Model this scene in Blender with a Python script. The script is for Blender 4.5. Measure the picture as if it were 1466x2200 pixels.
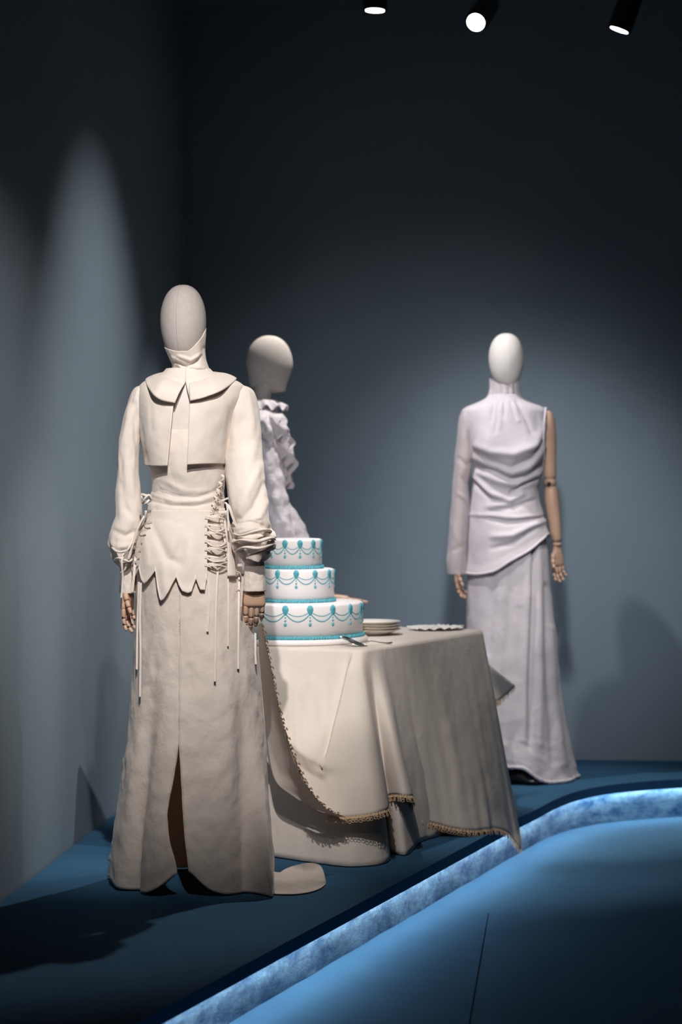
import bpy, bmesh, math, random
from mathutils import Vector, Matrix, noise
for o in list(bpy.data.objects): bpy.data.objects.remove(o)
scn = bpy.context.scene
COL = scn.collection
PI = math.pi
F = 5194.0                       # focal length in pixels of the 1466x2200 frame
CAMH = 1.33                      # lens height above the plinth top (z = 0)

# ------------------------------------------------------------------ camera
cam = bpy.data.cameras.new('camera'); camo = bpy.data.objects.new('camera', cam); COL.objects.link(camo)
cam.sensor_fit = 'VERTICAL'; cam.sensor_height = 36.0; cam.sensor_width = 24.0; cam.lens = 85.0
cam.shift_y = -100.0 / 2200.0
camo.location = (0, 0, CAMH); camo.rotation_euler = (PI / 2, 0, 0)
cam.clip_start = 0.05; cam.clip_end = 60
cam.dof.use_dof = True; cam.dof.focus_distance = 7.55; cam.dof.aperture_fstop = 2.8
scn.camera = camo
# ------------------------------------------------------------------ world + exposure
w = bpy.data.worlds.new('world'); scn.world = w; w.use_nodes = True
w.node_tree.nodes['Background'].inputs[0].default_value = (0.10, 0.14, 0.19, 1)
w.node_tree.nodes['Background'].inputs[1].default_value = 0.007
vs = scn.view_settings
vs.view_transform = 'Standard'; vs.look = 'None'; vs.gamma = 1.0; vs.exposure = 0.0
vs.use_curve_mapping = False
# ------------------------------------------------------------------ gallery spots hung in front of the display
def spot(name, loc, aim, power, deg, blend=0.6, col=(1, 0.93, 0.84), rad=0.03):
    l = bpy.data.lights.new(name, 'SPOT'); l.energy = power; l.color = col
    l.spot_size = math.radians(deg); l.spot_blend = blend; l.shadow_soft_size = rad
    o = bpy.data.objects.new(name, l); COL.objects.link(o); o.location = loc
    o.rotation_euler = (Vector(aim) - Vector(loc)).to_track_quat('-Z', 'Y').to_euler()
    return o
spot('spot_front', (-.30, 5.05, 3.30), (-.50, 7.72, 1.24), 490, 37, 1.0, (1, .955, .915))
spot('spot_front_low', (.05, 4.1, 3.25), (-.48, 7.72, 1.05), 150, 25, .9, (1, .95, .91))
spot('spot_table', (.38, 5.7, 3.35), (-.13, 8.4, .64), 195, 14, .6, (1, .955, .92))
spot('spot_table_top', (-.25, 8.9, 3.35), (.30, 9.0, .70), 130, 34, .8, (1, .965, .93))
spot('spot_wall_left', (1.1, 8.55, 3.3), (-.89, 8.90, 1.20), 190, 54, 1.0, (1, .97, .95))
spot('spot_far_side', (-.10, 9.65, 3.35), (.72, 10.3, 1.35), 160, 46, .9, (1, .965, .96))
spot('spot_far_front', (.45, 6.9, 3.3), (.75, 10.3, 1.30), 250, 28, 1.0, (1, .97, .98), .10)
spot('spot_wall_back', (.45, 6.6, 3.3), (.45, 11.0, .60), 190, 44, 1.0, (.97, .98, 1), .22)

# ================================================================== helpers
def W(x, y, Z):
    """photo pixel at a distance -> world point"""
    return Vector(((x - 733.0) * Z / F, Z, CAMH - (y - 1000.0) * Z / F))
def floorpt(x, y, h=0.0):
    Z = (CAMH - h) * F / (y - 1000.0)
    return W(x, y, Z)
def px(p):
    return 733 + p.x * F / p.y, 1000 + (CAMH - p.z) * F / p.y

class Tab:
    """monotone cubic table: rows (key, v0, v1, ...)"""
    def __init__(s, rows):
        s.k = [r[0] for r in rows]; s.v = [list(r[1:]) for r in rows]; n = len(rows)
        s.m = [[0] * len(s.v[0]) for _ in rows]
        for c in range(len(s.v[0])):
            d = [(s.v[i + 1][c] - s.v[i][c]) / (s.k[i + 1] - s.k[i]) for i in range(n - 1)]
            for i in range(n):
                if i == 0: s.m[i][c] = d[0]
                elif i == n - 1: s.m[i][c] = d[-1]
                else:
                    a, b = d[i - 1], d[i]
                    s.m[i][c] = 0 if a * b <= 0 else 2 * a * b / (a + b)
    def __call__(s, t):
        k = s.k
        if t <= k[0]: return list(s.v[0])
        if t >= k[-1]: return list(s.v[-1])
        i = 0
        while k[i + 1] < t: i += 1
        h = k[i + 1] - k[i]; u = (t - k[i]) / h
        a = 2 * u**3 - 3 * u * u + 1; b = u**3 - 2 * u * u + u; c = -2 * u**3 + 3 * u * u; d = u**3 - u * u
        return [a * s.v[i][j] + b * h * s.m[i][j] + c * s.v[i + 1][j] + d * h * s.m[i + 1][j] for j in range(len(s.v[0]))]

class Cat:
    """Catmull-Rom through Vectors at given parameters"""
    def __init__(s, ts, ps): s.t = ts; s.p = [Vector(q) for q in ps]
    def __call__(s, t):
        T, P = s.t, s.p; n = len(T)
        if t <= T[0]: return P[0].copy()
        if t >= T[-1]: return P[-1].copy()
        i = 0
        while T[i + 1] < t: i += 1
        h = T[i + 1] - T[i]; u = (t - T[i]) / h
        def m(j):
            if j == 0: return (P[1] - P[0]) / (T[1] - T[0])
            if j == n - 1: return (P[-1] - P[-2]) / (T[-1] - T[-2])
            return (P[j + 1] - P[j - 1]) / (T[j + 1] - T[j - 1])
        a = 2 * u**3 - 3 * u * u + 1; b = u**3 - 2 * u * u + u; c = -2 * u**3 + 3 * u * u; d = u**3 - u * u
        return P[i] * a + m(i) * (b * h) + P[i + 1] * c + m(i + 1) * (d * h)

def curve_pts(ps, n):
    ps = [Vector(q) for q in ps]
    d = [0.0]
    for i in range(1, len(ps)): d.append(d[-1] + max(1e-6, (ps[i] - ps[i - 1]).length))
    c = Cat(d, ps)
    return [c(d[-1] * i / (n - 1)) for i in range(n)]

def wl(o):
    v = Vector((0, 0, 0))
    while o is not None: v += o.location; o = o.parent
    return v
def mobj(name, verts, faces, mat, parent=None, smooth=True, solid=0.0, sub=0, soff=0.0):
    off = wl(parent)
    me = bpy.data.meshes.new(name); me.from_pydata([tuple(Vector(v) - off) for v in verts], [], faces); me.update()
    bm = bmesh.new(); bm.from_mesh(me); bmesh.ops.recalc_face_normals(bm, faces=bm.faces[:]); bm.to_mesh(me); bm.free()
    if smooth: me.polygons.foreach_set('use_smooth', [True] * len(me.polygons))
    me.materials.append(mat)
    o = bpy.data.objects.new(name, me); COL.objects.link(o)
    if parent: o.parent = parent
    if solid:
        m = o.modifiers.new('thickness', 'SOLIDIFY'); m.thickness = solid; m.offset = soff
    if sub:
        m = o.modifiers.new('smooth', 'SUBSURF'); m.levels = sub; m.render_levels = sub
    return o
def grid(fn, nu, nv, closed=False, capstart=False, capend=False):
    """fn(u,v) u,v in 0..1; closed wraps u"""
    vv = []; ff = []
    cu = nu if closed else nu + 1
    for j in range(nv + 1):
        for i in range(cu): vv.append(fn(i / nu, j / nv))
    for j in range(nv):
        for i in range(nu):
            a = j * cu + i; b = j * cu + (i + 1) % cu
            ff.append((a, b, b + cu, a + cu))
    if capstart: ff.append(tuple(range(cu)))
    if capend: ff.append(tuple(nv * cu + i for i in range(cu)))
    return vv, ff
def tube(pts, rad, n=8, cap=True, flat=1.0):
    pts = [Vector(p) for p in pts]; N = len(pts)
    if not hasattr(rad, '__len__'): rad = [rad] * N
    vv = []; ff = []; t0 = (pts[1] - pts[0]).normalized()
    up = Vector((0, 0, 1)) if abs(t0.z) < .9 else Vector((0, 1, 0))
    a = t0.cross(up).normalized()
    for i in range(N):
        t = (pts[min(i + 1, N - 1)] - pts[max(i - 1, 0)]).normalized()
        a = (a - t * a.dot(t)).normalized(); b = t.cross(a)
        for k in range(n):
            g = 2 * PI * k / n
            vv.append(pts[i] + (a * math.cos(g) + b * math.sin(g) * flat) * rad[i])
    for i in range(N - 1):
        for k in range(n):
            ff.append((i * n + k, i * n + (k + 1) % n, (i + 1) * n + (k + 1) % n, (i + 1) * n + k))
    if cap: ff.append(tuple(range(n))); ff.append(tuple((N - 1) * n + k for k in range(n)))
    return vv, ff
def join(*gs):
    vv = []; ff = []
    for v, f in gs:
        o = len(vv); vv += v; ff += [tuple(i + o for i in q) for q in f]
    return vv, ff
def ribbon(pts, width, side, thick=.0012):
    """flat band along pts, spread along side"""
    vv = []; ff = []; n = len(pts)
    for i, p in enumerate(pts):
        t = (pts[min(i + 1, n - 1)] - pts[max(i - 1, 0)]).normalized()
        sd = side[i] if isinstance(side, list) else side
        a = (sd - t * sd.dot(t)).normalized(); b = t.cross(a)
        for (s, q) in ((-1, -1), (1, -1), (1, 1), (-1, 1)):
            vv.append(p + a * (s * width / 2) + b * (q * thick / 2))
    for i in range(n - 1):
        for k in range(4): ff.append((i * 4 + k, i * 4 + (k + 1) % 4, i * 4 + 4 + (k + 1) % 4, i * 4 + 4 + k))
    ff.append((0, 1, 2, 3)); ff.append(tuple((n - 1) * 4 + k for k in range(4)))
    return vv, ff
def segd(x, y, pts):
    """distance and side sign to a pixel polyline"""
    best = 1e9; sg = 0; tt = 0; L = 0
    for i in range(len(pts) - 1):
        ax, ay = pts[i]; bx, by = pts[i + 1]; dx, dy = bx - ax, by - ay; l2 = dx * dx + dy * dy
        u = max(0, min(1, ((x - ax) * dx + (y - ay) * dy) / l2))
        qx, qy = ax + dx * u, ay + dy * u; d = math.hypot(x - qx, y - qy)
        if d < best: best = d; sg = 1 if (dx * (y - ay) - dy * (x - ax)) < 0 else -1; tt = (i + u) / (len(pts) - 1)
    return best, sg, tt
def ridges(x, y, lst):
    s = 0
    for pts, wd, am in lst:
        d, sg, t = segd(x, y, pts)
        if d < 3 * wd: s += am * math.exp(-(d / wd) ** 2) * (0.35 + 0.65 * math.sin(PI * min(1, max(0, .12 + t * .76))))
    return s
def sst(a, b, x):
    u = max(0, min(1, (x - a) / (b - a))); return u * u * (3 - 2 * u)
def nz(x, y, z=0): return noise.noise(Vector((x, y, z)))
def thing(name, label, cat, loc, group=None):
    o = bpy.data.objects.new(name, None); COL.objects.link(o); o.location = loc
    o.empty_display_size = .1; o['label'] = label; o['category'] = cat
    if group: o['group'] = group
    return o
def tag(o, label, cat, group=None):
    o['label'] = label; o['category'] = cat
    if group: o['group'] = group
    return o

# ================================================================== materials
def newmat(name):
    m = bpy.data.materials.new(name); m.use_nodes = True
    nt = m.node_tree; b = nt.nodes['Principled BSDF']
    return m, nt, b
def nodes_noise(nt, scale, detail=4, rough=.55, sx=(1, 1, 1)):
    tc = nt.nodes.new('ShaderNodeTexCoord'); mp = nt.nodes.new('ShaderNodeMapping'); mp.inputs['Scale'].default_value = sx
    n = nt.nodes.new('ShaderNodeTexNoise'); n.inputs['Scale'].default_value = scale; n.inputs['Detail'].default_value = detail
    n.inputs['Roughness'].default_value = rough
    nt.links.new(tc.outputs['Object'], mp.inputs[0]); nt.links.new(mp.outputs[0], n.inputs['Vector'])
    return n
def ramp(nt, src, c0, c1, p0=.3, p1=.7):
    r = nt.nodes.new('ShaderNodeValToRGB'); r.color_ramp.elements[0].color = (*c0, 1); r.color_ramp.elements[1].color = (*c1, 1)
    r.color_ramp.elements[0].position = p0; r.color_ramp.elements[1].position = p1
    nt.links.new(src, r.inputs[0]); return r
def bump(nt, b, src, st, dist, prev=None):
    n = nt.nodes.new('ShaderNodeBump'); n.inputs['Strength'].default_value = st; n.inputs['Distance'].default_value = dist
    nt.links.new(src, n.inputs['Height'])
    if prev: nt.links.new(prev.outputs[0], n.inputs['Normal'])
    nt.links.new(n.outputs[0], b.inputs['Normal']); return n
def plain(name, col, rough=.6, metal=0, vary=.12, scale=20, bst=.15, bd=.002, sheen=0):
    m, nt, b = newmat(name)
    n = nodes_noise(nt, scale)
    r = ramp(nt, n.outputs['Fac'], tuple(c * (1 - vary) for c in col), tuple(min(1, c * (1 + vary)) for c in col))
    nt.links.new(r.outputs[0], b.inputs['Base Color'])
    b.inputs['Roughness'].default_value = rough; b.inputs['Metallic'].default_value = metal
    b.inputs['Sheen Weight'].default_value = sheen
    n2 = nodes_noise(nt, scale * 8)
    bump(nt, b, n2.outputs['Fac'], bst, bd)
    return m
def cloth(name, col, trans=.12, wr=.35, wscale=9, wdist=.012, alpha=1.0, rough=.8, tcol=None, sheen=.15):
    m, nt, b = newmat(name)
    n = nodes_noise(nt, wscale, 5, .55, (1, 1, .8))
    r = ramp(nt, n.outputs['Fac'], tuple(c * .95 for c in col), tuple(min(1, c * 1.03) for c in col))
    nt.links.new(r.outputs[0], b.inputs['Base Color'])
    b.inputs['Roughness'].default_value = rough; b.inputs['Sheen Weight'].default_value = sheen
    b.inputs['Specular IOR Level'].default_value = .25
    n2 = nodes_noise(nt, 500, 2, .5, (1, 1, .6))
    bp = bump(nt, b, n.outputs['Fac'], wr, wdist * 3.5)
    n3 = nodes_noise(nt, wscale * 1.6, 6, .6, (1, 1, .8)); n3.noise_type = 'RIDGED_MULTIFRACTAL'; n3.inputs['Distortion'].default_value = .6
    bp = bump(nt, b, n3.outputs['Fac'], wr * 1.0, wdist * 1.1, bp)
    bp = bump(nt, b, n2.outputs['Fac'], .12, .0008, bp)
    out = nt.nodes['Material Output']; last = b.outputs[0]
    if trans:
        t = nt.nodes.new('ShaderNodeBsdfTranslucent'); t.inputs[0].default_value = (*(tcol or col), 1)
        mx = nt.nodes.new('ShaderNodeMixShader'); mx.inputs[0].default_value = trans
        nt.links.new(last, mx.inputs[1]); nt.links.new(t.outputs[0], mx.inputs[2]); last = mx.outputs[0]
    if alpha < 1:
        t = nt.nodes.new('ShaderNodeBsdfTransparent')
        mx = nt.nodes.new('ShaderNodeMixShader'); mx.inputs[0].default_value = 1 - alpha
        nt.links.new(last, mx.inputs[1]); nt.links.new(t.outputs[0], mx.inputs[2]); last = mx.outputs[0]
    nt.links.new(last, out.inputs['Surface'])
    return m
def emit(name, col, st):
    m, nt, b = newmat(name)
    b.inputs['Base Color'].default_value = (.8, .8, .8, 1)
    b.inputs['Emission Color'].default_value = (*col, 1); b.inputs['Emission Strength'].default_value = st
    return m

M = {}
def wallmat():
    m, nt, b = newmat('wall_paint')
    n = nodes_noise(nt, 1.3, 6, .6); r = ramp(nt, n.outputs['Fac'], (.17, .225, .272), (.195, .255, .302))
    nt.links.new(r.outputs[0], b.inputs['Base Color']); b.inputs['Roughness'].default_value = .75
    n2 = nodes_noise(nt, 220, 3); bump(nt, b, n2.outputs['Fac'], .12, .001)
    return m
M['wall'] = wallmat()
def carpet(name, c0, c1):
    m, nt, b = newmat(name)
    n = nodes_noise(nt, 900, 2); n1 = nodes_noise(nt, 3, 5)
    r = ramp(nt, n.outputs['Fac'], c0, c1)
    r1 = ramp(nt, n1.outputs['Fac'], (.86, .86, .86), (1, 1, 1))
    mx = nt.nodes.new('ShaderNodeMix'); mx.data_type = 'RGBA'; mx.blend_type = 'MULTIPLY'; mx.inputs['Factor'].default_value = 1
    nt.links.new(r.outputs[0], mx.inputs['A']); nt.links.new(r1.outputs[0], mx.inputs['B'])
    nt.links.new(mx.outputs['Result'], b.inputs['Base Color']); b.inputs['Roughness'].default_value = .95
    b.inputs['Specular IOR Level'].default_value = .1
    bump(nt, b, n.outputs['Fac'], .4, .002)
    return m
M['carpet'] = carpet('blue_carpet', (.026, .092, .175), (.05, .138, .248))
M['floor'] = carpet('blue_floor_carpet', (.055, .155, .265), (.09, .215, .345))
def velvet():
    m, nt, b = newmat('crushed_blue_velvet')
    n = nodes_noise(nt, 7, 8, .72, (1, 1, 2.6)); r = ramp(nt, n.outputs['Fac'], (.008, .085, .21), (.22, .38, .50), .37, .63)
    n2 = nodes_noise(nt, 60, 4, .7); r2 = ramp(nt, n2.outputs['Fac'], (.7, .7, .7), (1, 1, 1))
    mx = nt.nodes.new('ShaderNodeMix'); mx.data_type = 'RGBA'; mx.blend_type = 'MULTIPLY'; mx.inputs['Factor'].default_value = 1
    nt.links.new(r.outputs[0], mx.inputs['A']); nt.links.new(r2.outputs[0], mx.inputs['B'])
    nt.links.new(mx.outputs['Result'], b.inputs['Base Color'])
    b.inputs['Roughness'].default_value = .7; b.inputs['Sheen Weight'].default_value = .08; b.inputs['Specular IOR Level'].default_value = .2
    bump(nt, b, n.outputs['Fac'], .5, .01)
    return m
M['velvet'] = velvet()
M['led'] = emit('led_strip_light', (.76, .90, 1.0), 36)
M['cream'] = cloth('cream_cotton', (.80, .715, .65), .20, .38, 9, .010, tcol=(.85, .62, .42))
M['creamfold'] = cloth('cream_cotton_bodice', (.81, .725, .66), .12, .25, 12, .006, tcol=(.85, .62, .42))
M['tablecloth'] = cloth('ivory_tablecloth', (.80, .73, .67), .22, .22, 6, .010, tcol=(.85, .66, .45))
M['linen'] = plain('head_linen', (.47, .425, .40), .9, 0, .05, 60, .25, .0008)
M['seam'] = plain('seam_thread', (.36, .32, .30), .9)
M['headwhite'] = plain('white_head_cloth', (.66, .63, .60), .85, 0, .03, 60, .15, .0006)
M['bodyform'] = plain('torso_jersey', (.66, .585, .56), .9, 0, .03, 40, .1, .0006)
M['lilac'] = cloth('white_lilac_chiffon', (.74, .69, .735), .18, .22, 14, .006, tcol=(.8, .74, .8))
M['sheer'] = cloth('sheer_chiffon', (.78, .73, .765), .25, .25, 14, .006, alpha=.70, tcol=(.8, .74, .78))
M['ruffle'] = cloth('white_ruffled_organza', (.76, .71, .755), .22, .3, 26, .008, tcol=(.8, .74, .8))
M['wood'] = plain('pale_wood', (.56, .36, .255), .45, 0, .08, 14, .06, .0006)
M['dark'] = plain('joint_dark', (.03, .02, .018), .6)  # near-black colour of the finger joints and elbow pivot themselves
M['black'] = plain('black_metal', (.012, .012, .013), .45)
M['lace'] = plain('tan_lace', (.62, .45, .29), .9, 0, .15, 90, .2, .001)
M['cake'] = plain('white_fondant', (.80, .755, .755), .55, 0, .02, 12, .05, .001)
M['teal'] = plain('teal_icing', (.075, .39, .475), .5, 0, .15, 160, .4, .002)
M['china'] = plain('white_china', (.80, .77, .72), .12, 0, .02, 10, 0, .001)
M['gold'] = plain('gold_rim', (.62, .43, .16), .2, 1, .05)
M['silver'] = plain('polished_silver', (.68, .64, .58), .16, 1, .05, 30, .03, .0005)
M['napkin'] = cloth('white_napkin', (.82, .79, .76), .15, .3, 40, .003)
M['shoe'] = plain('black_leather', (.012, .011, .012), .35)
M['lens'] = emit('lamp_lens_light', (1, .97, .92), 10)
M['tabletop'] = plain('table_wood', (.35, .22, .12), .5, 0, .2, 6)
M['ceiling'] = plain('ceiling_paint', (.12, .135, .15), .85, 0, .05, 3)

# ================================================================== the room
def struct(name, verts, faces, mat, parent=None):
    o = mobj(name, verts, faces, mat, parent, smooth=False)
    if parent is None: o['kind'] = 'structure'
    return o
def slab(p, q, z0, z1, t):
    """upright wall from plan point p to q, thickness t to the left of p->q"""
    d = Vector((q[0] - p[0], q[1] - p[1], 0)).normalized(); n = Vector((-d.y, d.x, 0)) * t
    a = Vector((*p, z0)); b = Vector((*q, z0)); h = Vector((0, 0, z1 - z0))
    v = [a, b, b + n, a + n]; v += [x + h for x in v]
    return v, [(0, 1, 2, 3), (4, 5, 6, 7), (0, 1, 5, 4), (1, 2, 6, 5), (2, 3, 7, 6), (3, 0, 4, 7)]
FL = -0.168; CE = 3.41
LW0 = Vector((-1.043, 7.388)); CORN = Vector((-.700, 11.08)); ld = (CORN - LW0) / (CORN.y - LW0.y)
def lwall(y): return LW0.x + ld.x * (y - LW0.y)
def bwall(x): return CORN.y - .085 * (x - CORN.x)
struct('wall_left', *slab((lwall(1.0), 1.0), (CORN.x, CORN.y), FL, CE, .12), M['wall'])
struct('wall_back', *slab((CORN.x, CORN.y), (4.2, bwall(4.2)), FL, CE, .12), M['wall'])
struct('floor', [(-2.6, -2, FL), (4.2, -2, FL), (4.2, 11.2, FL), (-2.6, 11.2, FL), (-2.6, -2, FL - .05), (4.2, -2, FL - .05), (4.2, 11.2, FL - .05), (-2.6, 11.2, FL - .05)],
       [(0, 1, 2, 3), (4, 5, 6, 7), (0, 1, 5, 4), (1, 2, 6, 5), (2, 3, 7, 6), (3, 0, 4, 7)], M['floor'])
q0, q1_ = floorpt(1049, 1962, FL), floorpt(1004, 2215, FL); sdx = (q1_ - q0).cross(Vector((0, 0, 1))).normalized() * .0014
fo = bpy.data.objects['floor']
mobj('carpet_seam', [q0 - sdx, q0 + sdx, q1_ + sdx, q1_ - sdx] + [p + Vector((0, 0, .0012)) for p in (q0 - sdx, q0 + sdx, q1_ + sdx, q1_ - sdx)], [(0, 1, 2, 3), (4, 5, 6, 7), (0, 1, 5, 4), (1, 2, 6, 5), (2, 3, 7, 6), (3, 0, 4, 7)], M['carpet'], fo, smooth=False)
struct('ceiling', [(-2.6, -2, CE), (4.2, -2, CE), (4.2, 11.3, CE), (-2.6, 11.3, CE), (-2.6, -2, CE + .05), (4.2, -2, CE + .05), (4.2, 11.3, CE + .05), (-2.6, 11.3, CE + .05)],
       [(0, 1, 2, 3), (4, 5, 6, 7), (0, 1, 5, 4), (1, 2, 6, 5), (2, 3, 7, 6), (3, 0, 4, 7)], M['ceiling'])

# plinth with overhanging lip, hidden light strip and velvet skirt
epts = [(-1.30, 3.42), (-.80, 4.87), (-.442, 5.904), (-.175, 6.68), (.20, 7.76), (.561, 8.80), (.690, 9.17), (.76, 9.36), (.852, 9.62), (.962, 9.86), (1.105, 10.05), (1.273, 10.17), (1.453, 10.255), (1.9, 10.36), (2.7, 10.42), (4.15, 10.45)]
edge = curve_pts([(a, b, 0) for a, b in epts], 220)
def inset(pts, r):
    out = []
    for i, p in enumerate(pts):
        t = (pts[min(i + 1, len(pts) - 1)] - pts[max(i - 1, 0)]).normalized(); out.append(p + Vector((-t.y, t.x, 0)) * r)
    return out
LIP = .038; REC = .062
pl = thing('plinth', 'low blue carpeted plinth with curved edge lit from beneath its lip', 'plinth', (0, 9, FL))
inn = inset(edge, REC)
n = len(edge)
top = [Vector(p) for p in edge] + [Vector((4.15, bwall(4.15) - .005, 0)), Vector((CORN.x + .006, CORN.y - .006, 0)), Vector((lwall(3.45) + .006, 3.45, 0))]
UND = .030; in1 = inset(edge, .006)
v = list(top) + [p + Vector((0, 0, -LIP)) for p in edge] + [p + Vector((0, 0, -LIP)) for p in in1] + [p + Vector((0, 0, -UND)) for p in in1] + [p + Vector((0, 0, -UND)) for p in inn]
f = [tuple(range(len(top)))]; o0 = len(top)
for i in range(n - 1): f += [(i, i + 1, o0 + i + 1, o0 + i)] + [(o0 + k * n + i, o0 + k * n + i + 1, o0 + (k + 1) * n + i + 1, o0 + (k + 1) * n + i) for k in range(3)]
mobj('deck', v, f, M['carpet'], pl, smooth=False)
v = []; f = []
for j, t in enumerate([0, .25, .5, .75, 1]):
    for i, p in enumerate(inn):
        q = Vector(p); tt = (inn[min(i + 1, n - 1)] - inn[max(i - 1, 0)]).normalized()
        q += Vector((tt.y, -tt.x, 0)) * (.006 * nz(i * .21, t * 2) + .004 * t)
        q.z = -UND + (FL + .001 + UND) * t; v.append(q)
for j in range(4):
    for i in range(n - 1): f.append((j * n + i, j * n + i + 1, (j + 1) * n + i + 1, (j + 1) * n + i))
mobj('velvet_skirt', v, f, M['velvet'], pl)
a = inset(edge, REC - .026); b = inset(edge, REC - .014)
v = []; f = []
for i in range(n): v += [a[i] + Vector((0, 0, -UND - .001)), b[i] + Vector((0, 0, -UND - .001)), b[i] + Vector((0, 0, -UND - .005)), a[i] + Vector((0, 0, -UND - .005))]
for i in range(n - 1):
    for k in range(4): f.append((i * 4 + k, i * 4 + (k + 1) % 4, i * 4 + 4 + (k + 1) % 4, i * 4 + 4 + k))
mobj('light_strip', v, f, M['led'], pl, smooth=False)

# ================================================================== ceiling spot lamps that are in view
def lamp(face, axis, label, power, deg, aim, length=.20, rad=.046, col=(1, .95, .88)):
    axis = Vector(axis).normalized()           # from the lens back into the body
    t = thing('track_spotlight', label, 'spotlight', Vector(face) + axis * length, 'track spotlights under the ceiling')
    prof = [(0, rad), (.004, rad * 1.02), (length * .7, rad), (length * .72, rad * .9), (length, rad * .9)]
    mobj('lamp_body', *tube([Vector(face) + axis * d for d, r in prof], [r for d, r in prof], 24), M['black'], t)
    mobj('lens', *tube([Vector(face) - axis * .003, Vector(face) + axis * .002], [rad * .78, rad * .78], 24), M['lens'], t, smooth=False)
    c = Vector(face) + axis * length * .86
    st = mobj('stem', *tube([c, Vector((c.x, c.y, CE - .035))], .009, 10), M['black'], t)
    x, y, z = c.x, c.y, CE
    mobj('mount', [(x + a * .03, y + b * .08, z - g) for g in (.04, 0) for a, b in ((-1, -1), (1, -1), (1, 1), (-1, 1))],
         [(0, 1, 2, 3), (4, 5, 6, 7), (0, 1, 5, 4), (1, 2, 6, 5), (2, 3, 7, 6), (3, 0, 4, 7)], M['black'], t, smooth=False)
    s = spot('lamp_light', Vector(face) - axis * .012, aim, power, deg, .7, col, .03)
    s.location = s.location - wl(t); s.parent = t
    return t
lamp(W(806, 22, 10.0), (.03, .02, 1), 'black spotlight at ceiling pointing straight down, leftmost of three', 190, 46, (-.26, 10.05, 1.3), .16, .050)
lamp(W(1023, 48, 9.35), (.30, .80, .52), 'spotlight at ceiling shining straight towards the viewer, between two black spotlights', 170, 33, (-.45, 7.85, .9))
lamp(W(1331, 64, 9.4), (.34, -.05, .94), 'black tilted cylinder spotlight at ceiling, rightmost of three', 130, 34, (.95, 9.95, 0))

# ================================================================== silhouette lofts
class Form:
    """stack of elliptical sections: rows (y_px, x_left, x_right, depth_radius[, depth_shift]) measured at distance Z"""
    def __init__(s, rows, Z, p=1.0):
        s.t = Tab([r if len(r) == 5 else (*r, 0.0) for r in rows]); s.Z = Z; s.k = Z / F; s.p = p
    def pt(s, th, y, grow=0.0):
        xl, xr, ry, dy = s.t(y); k = s.k
        cx = (xl + xr) / 2; rx = (xr - xl) / 2 * k + grow
        return Vector(((cx - 733) * k + rx * math.sin(th), s.Z + dy - (ry + grow) * math.cos(th), CAMH - (y - 1000) * k))
    def nrm(s, th, y):
        xl, xr, ry, dy = s.t(y); rx = (xr - xl) / 2 * s.k
        return Vector((math.sin(th) / max(rx, .01), -math.cos(th) / max(ry, .01), 0)).normalized()
    def front(s, x, y, off=0.0):
        """front surface point that falls on pixel x,y"""
        Z = s.Z
        for _ in range(6):
            r = Z / s.Z; xe = 733 + (x - 733) * r; ye = 1000 + (y - 1000) * r
            xl, xr, ry, dy = s.t(ye); q = (xe - (xl + xr) / 2) / max(1, (xr - xl) / 2 + off / s.k)
            Z = s.Z + dy - (ry + off) * math.sqrt(max(0.0, 1 - q * q))
        return W(x, y, Z)
    def theta(s, x, y):
        """angle of the front point at pixel x,y and its section height"""
        p = s.front(x, y); ye = 1000 + (CAMH - p.z) / s.k; xl, xr, ry, dy = s.t(ye)
        q = (733 + p.x / s.k - (xl + xr) / 2) / ((xr - xl) / 2)
        return math.asin(max(-1, min(1, q))), ye
def egg(cx, top, bot, hw, hd, Z, taper=.16, lean=0.0, dcy=0.0):
    k = Z / F
    def fn(u, v):
        ph = PI * (.004 + .992 * v); t = (1 - math.cos(ph)) / 2
        g = math.sin(ph) ** .86 * (1 - taper * t * t); th = 2 * PI * u
        y = top + (bot - top) * t
        return Vector(((cx + lean * t - 733) * k + hw * k * g * math.sin(th), Z + dcy - hd * k * g * math.cos(th) - .012 * t, CAMH - (y - 1000) * k))
    return fn

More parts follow.
